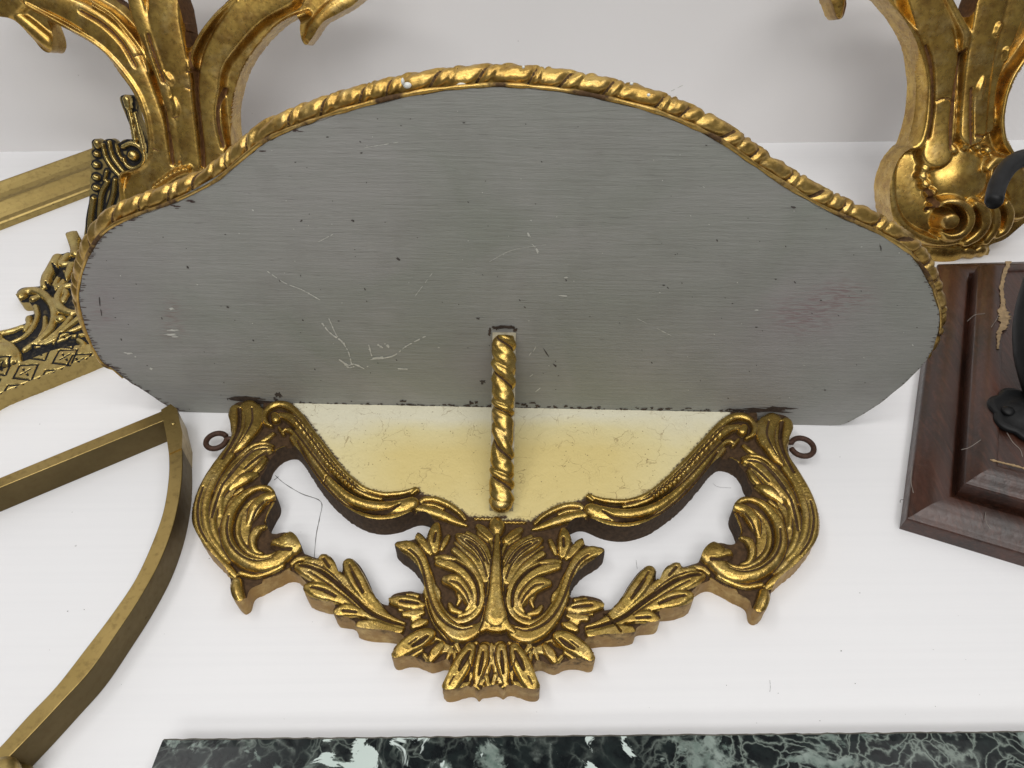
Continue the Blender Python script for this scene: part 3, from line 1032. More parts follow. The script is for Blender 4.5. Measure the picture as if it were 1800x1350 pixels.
for p_ in ([(200, 396, 4), (250, 442, 5), (284, 520, 5), (305, 620, 5), (335, 720, 5), (378, 798, 6), (440, 854, 6), (510, 880, 5), (575, 866, 4)],
           [(440, 592, 3), (490, 610, 4), (535, 660, 4), (556, 710, 3)], [(395, 458, 3), (460, 470, 4), (525, 510, 4), (580, 565, 4)], [(520, 322, 3), (590, 362, 4), (640, 420, 4), (672, 500, 4)],
           [(500, 330, 3), (545, 375, 4), (600, 430, 4), (640, 500, 4), (660, 570, 3)], [(200, 960, 3), (250, 925, 3)], [(470, 1150, 3), (440, 1200, 3)], [(545, 1040, 3), (575, 1120, 3)]):
    gboth(T2, p_, .0011)
for p_ in ([(120, 560, 4), (92, 660, 5), (98, 770, 5), (140, 855, 4)], [(440, 330, 3), (385, 362, 4), (320, 425, 4), (260, 500, 4)], [(470, 365, 3), (420, 400, 4), (350, 460, 4)],
           [(262, 720, 4), (252, 800, 5), (275, 880, 5), (340, 945, 5), (420, 968, 5), (500, 950, 4)], [(455, 640, 3), (415, 690, 4), (388, 735, 3)], [(390, 130, 4), (392, 200, 5), (360, 265, 4), (322, 315, 3)],
           [(700, 1025, 3), (790, 1080, 3), (880, 1145, 3), (980, 1225, 3)], [(720, 975, 3), (800, 1015, 3), (880, 1085, 3)], [(790, 1140, 3), (850, 1165, 3)], [(925, 985, 3), (950, 1040, 3), (985, 1100, 3)]):
    gboth(T1, p_, .0010)
for k_ in range(6):                       # chain of tiny punched rings under the strut
    both(None, T2, [(594 + 24 * k_, 206 + k_, 9), (600 + 24 * k_, 207 + k_, 9)], CC, 0, hs=.8)
    gboth(T2, [(596 + 24 * k_, 206 + k_, 4), (598 + 24 * k_, 207 + k_, 4)], .0008)
rel.wk = 1.42
rs(T2, PM, 0, power=.38, hs=.85, dish=.35, lst=[
    [(118, 1018, 20), (170, 978, 36), (240, 935, 42), (305, 902, 34), (340, 890, 16)],
    [(125, 1035, 14), (200, 1022, 14), (270, 985, 12)],
    [(326, 1042, 14), (355, 1000, 22), (385, 962, 17), (402, 942, 9)],
    [(424, 1040, 8), (440, 1000, 10), (452, 965, 7)],
    [(562, 982, 26), (532, 1050, 40), (490, 1122, 42), (452, 1182, 38), (425, 1212, 26)],
    [(412, 1222, 18), (470, 1216, 18), (525, 1198, 16), (556, 1180, 8)],
    [(642, 985, 22), (632, 1055, 29), (612, 1120, 24), (600, 1180, 14)],
    [(660, 1150, 12), (668, 1200, 12)], [(480, 962, 14), (500, 1000, 12)],
])
for p_ in ([(310, 915, 6), (270, 945, 11), (225, 970, 6)], [(560, 1010, 6), (530, 1060, 12), (500, 1115, 6)], [(640, 1010, 4), (628, 1080, 7), (615, 1140, 4)]):
    gboth(T2, p_, .0022)
rel.wk = 1.0
UL = dict(power=.3, hs=.4, cap=.0009, base=.0010)
rs(T2, CC, 0, lst=[[(505, 330, 30), (560, 390, 50), (620, 480, 48), (655, 580, 26)], [(400, 470, 26), (470, 490, 34), (545, 560, 38), (590, 650, 34), (590, 720, 22)],
    [(450, 590, 30), (510, 640, 32), (550, 710, 22)], [(330, 330, 30), (350, 390, 30)], [(170, 720, 38), (250, 740, 40)], [(240, 820, 30), (290, 820, 24)], [(640, 290, 40), (680, 330, 36)]], **UL)
rs(T2, PM, 0, lst=[[(570, 990, 40), (520, 1080, 46), (470, 1170, 44)], [(650, 980, 44), (640, 1080, 50), (620, 1170, 30)], [(180, 985, 40), (260, 945, 44), (330, 920, 30)], [(350, 1000, 34), (400, 970, 34), (450, 990, 20)]], **UL)
rs(T1, SC, 1, lst=[[(440, 350, 34), (370, 410, 60), (300, 480, 60), (240, 560, 50), (200, 660, 36), (190, 780, 30), (230, 900, 22)], [(470, 610, 30), (400, 660, 44), (350, 720, 44), (340, 800, 30), (390, 880, 20)], [(120, 600, 40), (120, 760, 40)]], **UL)
0 and rs(T1, LM, 1, lst=[[(545, 200, 24), (640, 260, 40), (720, 370, 44), (800, 480, 44), (900, 590, 44), (1020, 650, 40), (1180, 650, 40)]], power=.3, hs=.4, cap=.001, base=.0024)
rel.groove(T3([(205, 1235, 3.2), (240, 1275, 2.6), (262, 1300, 3), (300, 1352, 3)]), .005)
rel.groove(T2([(305, 690, 3), (322, 760, 2.5), (352, 830, 3), (395, 885, 3.2), (440, 935, 2.5)]), .005)
rel.groove(T1([(800, 505, 2.4), (775, 540, 2.2), (740, 560, 2)]), .002)
rel.wk = 1.24
rel.ridge(T2([(690, 955, 8), (686, 1030, 9)]), PM, hs=HS)
rel.dome(872, 1005, 105, .005)
rel.dome(868, 1150, 80, .002)
rs(T2, CC, 0, power=.4, hs=.8, lst=[   # small fillers between the big leaves
    [(470, 350, 6), (520, 400, 8), (575, 450, 8), (620, 520, 7)], [(300, 345, 8), (325, 420, 8)], [(385, 300, 8), (378, 360, 9)],
    [(215, 800, 10), (262, 795, 10)], [(140, 745, 9), (190, 745, 9), (235, 748, 8)], [(480, 640, 10), (500, 690, 12), (485, 725, 8)],
    [(655, 300, 9), (690, 370, 10), (700, 430, 7)]])
rs(T2, PM, 0, power=.4, hs=.8, lst=[
    [(468, 1000, 10), (470, 1050, 12), (458, 1085, 10)], [(575, 1050, 10), (570, 1110, 12), (562, 1160, 10)], [(290, 1010, 12), (310, 1040, 10)],
    [(560, 960, 10), (600, 950, 12)], [(666, 1060, 9), (662, 1110, 9)], [(360, 915, 10), (392, 930, 9)], [(585, 1195, 10), (612, 1215, 9)], [(640, 1200, 8), (645, 1222, 8)]])
rs(T1, SC, 1, lst=[[(455, 395, 12), (425, 440, 16), (385, 480, 10)], [(232, 560, 10), (215, 620, 12), (208, 700, 9)], [(330, 560, 10), (290, 590, 9)],
    [(505, 640, 10), (480, 690, 12), (462, 735, 9)], [(560, 330, 10), (520, 345, 9)], [(450, 1065, 10), (520, 1040, 10), (590, 1000, 8)], [(500, 255, 10), (470, 280, 12), (430, 300, 8)]])

TPn = T(480, 680, 2.195)
pan_l = [(60, 55), (120, 120), (185, 215), (262, 335), (360, 405), (480, 425), (560, 415), (640, 432), (715, 472), (760, 508), (900, 508)]
pu = plate.uv(TPn(pan_l), G)
pmr = mir(pu)[::-1]
panel_poly = np.vstack([[board_line_uv(508) + (0, .01)], pu, pmr, [board_line_uv(1285) + (0, .01)]])
pc_l = plate.uv([(740, 800)], G)[0]; pc_r = plate.uv([(1030, 800)], G)[0]
ty, by = board_line_uv(890)[1], plate.uv([(890, 900)], G)[0][1]


def panel_tone(u, v):
    t = np.clip((ty - v) / (ty - by), 0, 1)
    a = np.clip((t - .08) / .38, 0, 1)
    mid = (pc_l[0] + pc_r[0]) / 2
    edge = np.clip(abs(u - mid) / .012, 0, 1) ** .7
    low = np.clip((1.1 - t) / .45, 0, 1)
    side = np.clip(1.0 - (abs(u - mid) - .065) / .045, 0.0, 1)
    return np.clip(a * (0.6 + .4 * edge) * (.8 + .2 * low) * (.45 + .55 * side), 0, 1)


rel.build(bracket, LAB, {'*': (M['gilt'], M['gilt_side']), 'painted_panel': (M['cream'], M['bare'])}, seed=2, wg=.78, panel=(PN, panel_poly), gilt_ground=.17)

# --- grey shelf board, upright
board_px = [(337, 726), (400, 728), (1385, 748), (1455, 749), (1486, 744), (1540, 714), (1586, 677), (1624, 638), (1645, 600), (1651, 562), (1643, 524),
            (1624, 482), (1595, 446), (1545, 414), (1500, 393), (1440, 365), (1380, 330), (1320, 290), (1270, 255), (1215, 226), (1150, 200),
            (1080, 181), (1000, 165), (930, 157), (870, 154), (810, 158), (750, 165), (680, 179), (598, 201), (544, 219), (500, 236), (464, 254), (426, 284),
            (384, 319), (340, 343), (292, 364), (248, 379), (201, 400), (174, 424), (152, 465), (140, 518), (146, 560), (160, 600), (181, 637), (202, 650),
            (228, 672), (254, 687), (290, 711), (313, 722)]
bo = board_f.uv(board_px, 0.0)
bo[:, 1] = np.maximum(bo[:, 1], 0.0003)
curve = spline(bo[3:], False, 8)                          # right foot round the top to the left foot
ring = np.vstack([bo[:3], curve])
nrm = np.zeros_like(ring)
d_ = np.roll(ring, -1, 0) - np.roll(ring, 1, 0)
nrm = np.column_stack([d_[:, 1], -d_[:, 0]]); nrm /= np.linalg.norm(nrm, axis=1)[:, None] + 1e-9
wobv = (vnoise(np.arange(len(ring)) * .55, np.zeros(len(ring)), 5) - .5) * 0.0010
wobv[:4] = 0
ring = ring + nrm * wobv[:, None]
TH = 0.013


def board_mesh():
    # front face as a fine grid of the outline plus a wall and a back
    res = 0.0016
    U = np.arange(ring[:, 0].min() - res, ring[:, 0].max() + 2 * res, res); Vv = np.arange(ring[:, 1].min() - res, ring[:, 1].max() + 2 * res, res)
    return U, Vv


import bmesh
bm = bmesh.new()
fv = [bm.verts.new(board_f.world([p[0]], [p[1]], [0.0])[0]) for p in ring]
bv = [bm.verts.new(board_f.world([p[0]], [p[1]], [-TH])[0]) for p in ring]
ff = bm.faces.new(fv)
bm.faces.new(bv[::-1])
for i in range(len(ring)):
    j = (i + 1) % len(ring)
    bm.faces.new((fv[j], fv[i], bv[i], bv[j]))
bmesh.ops.triangulate(bm, faces=[f for f in bm.faces if len(f.verts) > 4])
bmesh.ops.recalc_face_normals(bm, faces=bm.faces)
# cut the face into columns and rows so stains can be placed on it
for k_ in range(1, 60):
    u = ring[:, 0].min() + (ring[:, 0].max() - ring[:, 0].min()) * k_ / 60
    bmesh.ops.bisect_plane(bm, geom=bm.verts[:] + bm.edges[:] + bm.faces[:], plane_co=Vector(board_f.world([u], [0], [0])[0]), plane_no=Vector(board_f.u))
for k_ in range(1, 26):
    v = ring[:, 1].max() * k_ / 26
    bmesh.ops.bisect_plane(bm, geom=bm.verts[:] + bm.edges[:] + bm.faces[:], plane_co=Vector((0, 0, v)), plane_no=Vector((0, 0, 1)))
me = bpy.data.meshes.new('shelf_board')
org = bracket.location.copy()
for vv in bm.verts:
    vv.co -= org
bm.to_mesh(me); bm.free()
me.materials.append(M['grey'])
co = np.zeros(len(me.vertices) * 3, np.float32); me.vertices.foreach_get('co', co); co = co.reshape(-1, 3) + np.array(org)
pp = project(co)


def spot(cx, cy, rx, ry):
    return np.exp(-(((pp[:, 0] - cx) / rx) ** 2 + ((pp[:, 1] - cy) / ry) ** 2))


sm = 1.2 * spot(1410, 555, 50, 28) + 1.1 * spot(1480, 520, 45, 22) + .9 * spot(302, 545, 16, 12) + .9 * spot(176, 545, 14, 30) + .6 * spot(300, 582, 20, 12)
a = me.attributes.new('smudge', 'FLOAT', 'POINT'); a.data.foreach_set('value', np.clip(sm, 0, 1).astype(np.float32))
pu_ = 1.0 * spot(190, 520, 90, 110) + .8 * spot(1420, 560, 160, 90) + .8 * spot(860, 640, 60, 50)
a = me.attributes.new('purple', 'FLOAT', 'POINT'); a.data.foreach_set('value', np.clip(pu_, 0, 1).astype(np.float32))
ob = bpy.data.objects.new('shelf_board', me); col.objects.link(ob); ob.parent = bracket
board_obj = ob


def on_board(x, y, lift=0.0):
    return on_plane([(x, y)], B0 + BN * lift, BN)[0]


def chips(name, items, mat, lift=0.00012):
    """thin slivers of paint or bare wood lying on the board: (x, y, length, width, angle) in photograph pixels"""
    V, Fc = [], []
    for (x, y, L, w, ang) in items:
        c, s = math.cos(ang), math.sin(ang)
        base = len(V)
        n = 8 if w < 3 else 14
        l2 = lift * (1 + random.random() * .6)
        for k in range(n):
            t = 2 * math.pi * k / n
            r = 1 + (.35 if w < 3 else 1.1) * (random.random() - .5)
            a_, b_ = L / 2 * math.cos(t) * r, w / 2 * math.sin(t) * r
            V.append(on_board(x + a_ * c - b_ * s, y + a_ * s + b_ * c, l2))
        Fc.append(tuple(range(base, base + n))[::-1])
    V = [v - np.array(bracket.location) for v in V]
    o = mesh_obj(name, V, Fc, mat, None, False)
    o.parent = bracket
    return tag(o, kind='stuff')


board_poly_px = project(board_f.world(ring[:, 0], ring[:, 1], np.zeros(len(ring))))


def in_poly(x, y, P, m=0):
    x0, y0 = P[:, 0], P[:, 1]; x1, y1 = np.roll(x0, -1), np.roll(y0, -1)
    c = (y0 > y) != (y1 > y)
    return (np.sum((x0 + (y - y0) * (x1 - x0) / (y1 - y0 + 1e-9))[c] > x) % 2) == 1


dark, pale = [], []
while len(dark) < 120:
    x, y = random.uniform(140, 1650), random.uniform(160, 735)
    if in_poly(x, y, board_poly_px) and in_poly(x + 12, y, board_poly_px) and in_poly(x - 12, y, board_poly_px):
        r = random.random()
        dark.append((x, y, 1.6 + 3.0 * r * r * r + random.random(), 1.1 + 1.1 * r * r, random.choice((0, 0, .7, .8, 1.2))))
while len(pale) < 55:
    x, y = random.uniform(140, 1650), random.uniform(160, 735)
    if in_poly(x, y, board_poly_px) and in_poly(x + 12, y, board_poly_px) and in_poly(x - 12, y, board_poly_px):
        pale.append((x, y, 1.5 + 3.0 * random.random() ** 3, 1.2 + random.random(), random.uniform(-.3, .9)))
pale += [(226, 621, 12, 4, .15), (238, 627, 3, 2, .5), (266, 648, 6, 4, .2), (304, 580, 16, 3, 0), (300, 588, 20, 3, 0), (308, 592, 12, 2.5, 0), (302, 543, 9, 3.5, 0),
         (930, 413, 9, 4, 1.0), (944, 440, 12, 3.5, 1.0), (938, 432, 10, 1.5, .8), (940, 613, 12, 1.5, -1.1), (932, 622, 8, 1.6, -1.0), (934, 660, 8, 1.6, -.6), (946, 685, 14, 1.6, -.7), (990, 520, 16, 2.5, .1), (1330, 545, 8, 2, .0), (995, 488, 6, 3, .2)]
dark += [(960, 620, 20, 2, 1.0), (975, 642, 8, 3, .8), (1548, 435, 12, 3, 1.3), (848, 671, 10, 7, 0), (530, 388, 4, 3, 0), (620, 388, 5, 4, .5), (175, 530, 18, 2.5, 1.5), (178, 550, 14, 2, 1.4), (400, 540, 6, 3, .6), (330, 470, 7, 4, .7),
         (490, 694, 12, 9, 0), (484, 702, 8, 6, .6), (700, 455, 7, 4, .6), (1395, 365, 7, 4, .4), (840, 560, 6, 3, 0)]
chips('dark_flecks', dark, M['fleck_dark'])
chips('pale_flecks', pale, M['fleck_pale'], .0002)
# dirt line and old glue where board meets plate
grime = []
for _ in range(210):
    x = random.uniform(470, 1330)
    y0 = 713 + (x - 463) * 0.0135
    k = 1.8 if abs(x - 885) < 60 or random.random() < .08 else 1.0
    grime.append((x, y0 - random.random() ** 2 * 7 * k + 1, random.uniform(3, 12), random.uniform(1.5, 4.0) * k, random.uniform(-.3, .3)))
grime += [(450, 705, 66, 9, .10), (440, 700, 50, 5, .05), (468, 709, 60, 6, .08), (1350, 721, 84, 8, .06), (1365, 717, 60, 6, -.02), (1310, 722, 40, 5, .05),
          (861, 584, 5, 12, 0), (884, 575, 30, 5, 0), (872, 577, 14, 6, .2), (906, 580, 6, 8, 0), (896, 575, 18, 5, .1)]
chips('joint_grime', grime, M['bare'], .00030)
# torn fibres along both ends of the board
spl = []
for i in range(len(board_poly_px)):
    x, y = board_poly_px[i]
    if x < 330 and y > 380 or (x > 1560 and y > 430) or (x > 1490 and y > 690):
        for _ in range(1 if x > 800 else 2):
            t = random.random(); q = board_poly_px[(i + 1) % len(board_poly_px)]
            xx, yy = x + (q[0] - x) * t, y + (q[1] - y) * t
            L = random.uniform(3, 15) * (1.2 if x < 800 else .6) * random.random()
            s = 1 if x < 800 else -1
            spl.append((xx + s * L * .42, yy, L, random.uniform(.6, 1.5), random.uniform(-.06, .1)))
for (x, y) in ((303, 362), (455, 263), (330, 352), (520, 228)):
    for _ in range(3):
        spl.append((x + random.uniform(-6, 10), y + random.uniform(-2, 5), random.uniform(6, 14), random.uniform(1.2, 2.6), .02))
chips('torn_fibres', spl, M['splinter'], .00020)


def scratch(pts, w=1.0, mat='fleck_pale'):
    its = []
    s = spline(pts, False, 7)
    for a, b in zip(s[:-1], s[1:]):
        if random.random() < .18:
            continue
        L = math.hypot(*(b - a)) + 1.0
        its.append(((a[0] + b[0]) / 2, (a[1] + b[1]) / 2, L * 1.1, w * random.uniform(.6, 1.3), math.atan2(b[1] - a[1], b[0] - a[0])))
    return its


sc_items = []
for pts, w in (([(470, 477), (500, 497), (532, 510), (562, 527)], 1.2), ([(566, 568), (580, 585), (600, 600), (612, 618), (618, 640)], 1.6), ([(578, 560), (592, 590), (606, 604)], 1.3),
               ([(596, 632), (612, 642), (622, 640), (640, 648)], 1.8), ([(606, 640), (613, 646), (624, 644)], 1.8), ([(648, 606), (655, 628), (668, 629)], 1.8), ([(664, 606), (674, 612)], 2), ([(676, 604), (684, 610)], 2.4),
               ([(652, 632), (690, 626), (715, 608), (748, 591)], 1.6), ([(700, 648), (716, 649)], 1.6), ([(655, 630), (672, 628)], 2.4), ([(560, 425), (585, 412)], 1), ([(1180, 160), (1200, 150)], 1),
               ([(640, 260), (700, 250)], .8), ([(860, 460), (900, 440), (960, 430)], .7), ([(1120, 560), (1180, 590)], .7), ([(760, 480), (730, 520)], .7)):
    sc_items += scratch(pts, w * 1.45)
chips('scratches', sc_items, M['fleck_pale'], .00025)

# --- twisted rope moulding round the shelf edge
def rope_profile(ph):
    ph = ph - np.floor(ph)
    wide = np.power(np.clip(1 - ((ph - .36) / .37) ** 2, 0, 1), .62) * (1 - .16 * np.exp(-((ph - .38) / .12) ** 2))
    thin = np.power(np.clip(1 - ((ph - .825) / .17) ** 2, 0, 1), .62) * .95
    v = np.maximum(wide, thin)
    g = np.clip((v - .28) * 2.6, 0, 1)
    return v, g


def rope(name, path, e1, e2, a, b, period, slant, amp, parent, mat, sides=30, arc=(0, 2 * math.pi), step=0.0011, wobble=.08, phase0=0.0):
    """path (n,3) resampled; e1,e2 (n,3) cross-section axes with radii a,b (n)"""
    p = np.asarray(path, float)
    seg = np.r_[0, np.cumsum(np.linalg.norm(np.diff(p, axis=0), axis=1))]
    n = int(seg[-1] / step)
    s = np.linspace(0, seg[-1], n)
    f = lambda arr: np.stack([np.interp(s, seg, np.asarray(arr)[:, k]) for k in range(3)], 1)
    P, E1, E2 = f(p), f(e1), f(e2)
    a = np.interp(s, seg, np.broadcast_to(a, len(seg))); b = np.interp(s, seg, np.broadcast_to(b, len(seg)))
    ang = np.linspace(arc[0], arc[1], sides, endpoint=(arc[1] - arc[0] < 6.2))
    S, A = np.meshgrid(s, ang, indexing='ij')
    jit = (vnoise(s / period * 1.3, s * 0, 8) - .5) * .55
    sl_ = np.interp(s, [0, s[-1]], slant) if np.ndim(slant) else slant + 0 * s
    ph = (S / period + jit[:, None]) + sl_[:, None] * A / (2 * math.pi) + phase0
    v, g = rope_profile(ph)
    k = 1 - amp * (1 - v) + wobble * (vnoise(S * 330, A * 3, 2) - .5)
    V = P[:, None, :] + (a[:, None] * np.cos(A) * k)[..., None] * E1[:, None, :] + (b[:, None] * np.sin(A) * k)[..., None] * E2[:, None, :]
    m = len(ang)
    closed = not (arc[1] - arc[0] < 6.2)
    ii, jj = np.meshgrid(np.arange(n - 1), np.arange(m if closed else m - 1), indexing='ij')
    ii, jj = ii.ravel(), jj.ravel(); j2 = (jj + 1) % m
    faces = np.stack([ii * m + jj, ii * m + j2, (ii + 1) * m + j2, (ii + 1) * m + jj], 1)
    org = np.zeros(3)
    r = parent
    while r is not None:
        org = org + np.array(r.location); r = r.parent
    o = mesh_obj(name, V.reshape(-1, 3) - org, faces, mat, None, True, attrs={'gilt': (g * .95 + .05).ravel()})
    # end caps
    o.parent = parent
    return o


# part of the curve that carries the rope (right end to left end)
lo_i, hi_i = 4 * 8, (len(bo[3:]) - 3) * 8
rc = curve[lo_i:hi_i]
dd = np.gradient(rc, axis=0)
no = np.column_stack([dd[:, 1], -dd[:, 0]]); no /= np.linalg.norm(no, axis=1)[:, None]
t_ = np.linspace(0, 1, len(rc))
fade = np.clip(np.minimum(t_ / .10, (1 - t_) / .13), 0, 1) ** .7
aa = 0.0036 + 0.0026 * fade + .0009 * np.exp(-((t_ - .80) / .10) ** 2)
bb = 0.0064 * (0.6 + .4 * fade)
P3 = board_f.world(rc[:, 0] + no[:, 0] * .0016, rc[:, 1] + no[:, 1] * .0016, -.0058 - .0030 * fade)
E1 = np.outer(no[:, 0], board_f.u) + np.outer(no[:, 1], board_f.v)
E2 = np.tile(board_f.n, (len(rc), 1))
rope('rope_moulding', P3, E1, E2, aa, bb, 0.0212, (-.50, -1.2), 0.52, bracket, M['rope_gilt'], sides=34)
# thin gilt fillet under the rope, along the front arris of the board
fl = curve[lo_i + 10:hi_i - 10]
dfl = np.gradient(fl, axis=0); nf = np.column_stack([dfl[:, 1], -dfl[:, 0]]); nf /= np.linalg.norm(nf, axis=1)[:, None]
rad = 0.0011 * (0.6 + .8 * vnoise(np.arange(len(fl)) * .35, np.zeros(len(fl)), 6))
pth = board_f.world(fl[:, 0] + nf[:, 0] * .0012, fl[:, 1] + nf[:, 1] * .0012, np.full(len(fl), -.0006))
v_, f_ = tube(pth, rad, 8)
fo = mesh_obj('edge_fillet', np.array(v_) - np.array(bracket.location), f_, M['rope_gilt'], None, True, attrs={'gilt': np.clip(.2 + .9 * vnoise(np.arange(len(v_)) * .02, np.zeros(len(v_)), 3), 0, 1)})
fo.parent = bracket
# blobs of white paint on the rope
for (x, y, rx, ry) in ((716, 150, 5, 3.5), (708, 143, 2, 4), (811, 152, 6.5, 4.2), (800, 154, 8, 2), (1140, 167, 2.2, 1.8), (1155, 202, 2.5, 2), (920, 118, 1.8, 1.8), (1110, 147, 2.2, 1.8)):
    p = on_board(x, y, -.0015 if y > 140 else -.004)
    k = .00042
    v_, f_ = blob(p, rx * k, ry * k, ry * k)
    mesh_obj('paint_drip', v_, f_, M['drip'], bracket)

# --- middle strut: painted web with a twisted gilt front
sa = on_board(886, 590, 0.003)
sb = at_z(881, 893, G + 0.0045)
corner = on_board(887, 718, 0.0)
sdir = (sb - sa); L_ = np.linalg.norm(sdir); sdir /= L_
side = np.cross(sdir, BN); side /= np.linalg.norm(side)
outn = np.cross(side, sdir)
if outn @ (CO - sa) < 0: outn = -outn
n_ = 90
tt = np.linspace(0, 1, n_)
sag = -0.004 * np.sin(np.pi * tt)
pth = sa + np.outer(tt * L_, sdir) + np.outer(sag, outn)
sw = 0.0078 * (1 + .06 * np.sin(tt * 9))
sw[-8:] *= np.array([1, 1.02, 1.03, 1.03, 1.0, .93, .8, .55]); sw[:3] *= [.8, .93, 1]
rope('rope_strut', pth, np.tile(side, (n_, 1)), np.tile(outn, (n_, 1)), sw, 0.0062 * sw / .0078, 0.0245, 1.0 if side[0] > 0 else -1.0, 0.5, bracket, M['gilt'], sides=34, step=.0007, phase0=.3)
v_, f_ = blob(pth[-1] - sdir * .003, .0074, .0064, .0055, 14, 8, .05)
o_ = mesh_obj('strut_foot', v_, f_, M['gilt'], bracket, attrs={'gilt': [1.0] * len(v_)})
hw = side * 0.0074
c0 = corner + np.array([0, 0, -.001])
web = []
for sg in (-1, 1):
    for i in range(0, n_, 6):
        web.append(pth[i] - outn * .001 + sg * hw)
    web.append(pth[-1] - outn * .001 + sg * hw)
    web.append(sb + sg * hw - np.array([0, 0, .005]))
    web.append(c0 + sg * hw)
    web.append(sa + sg * hw - BN * .003)
m_ = len(web) // 2
fcs = [tuple(range(m_)), tuple(range(m_, 2 * m_))[::-1]] + [(i, (i + 1) % m_, m_ + (i + 1) % m_, m_ + i) for i in range(m_)]
mesh_obj('strut_web', web, fcs, M['strut_paint'], bracket, False)

# --- two rusty screw eyes for hanging
for (cx, cy, r, sx, sy) in ((381, 776, 15.5, 415, 772), (1410, 787, 17, 1385, 779)):
    c = at_z(cx, cy, .0085)
    rr = r * plate.scale([(cx, cy)], .0085)[0]
    st = at_z(sx, sy, .0085)
    d = (st - c); d /= np.linalg.norm(d)
    a0 = math.atan2(d[1], d[0])
    pts = [c + rr * np.array([math.cos(a0 + w), math.sin(a0 + w), 0]) + np.array([0, 0, .0012 * w / 6]) for w in np.linspace(.55, 2 * math.pi - .05, 30)]
    pts += [c + d * rr * 1.12 + (0, 0, .0014), c + d * rr * 1.5 + (0, 0, .0006), st + (0, 0, 0), st + d * .006]
    v_, f_ = tube(np.array(pts), .0019, 12)
    mesh_obj('screw_eye', v_, f_, M['rust'], bracket)

# ------------------------------------------------------------------ two tall giltwood stands leaning on the wall
LEAN = R(25)
p0 = at_z(900, 452)
sc_f = Frame((0, p0[1], 0), (1, 0, 0), (0, math.sin(LEAN), math.cos(LEAN)))


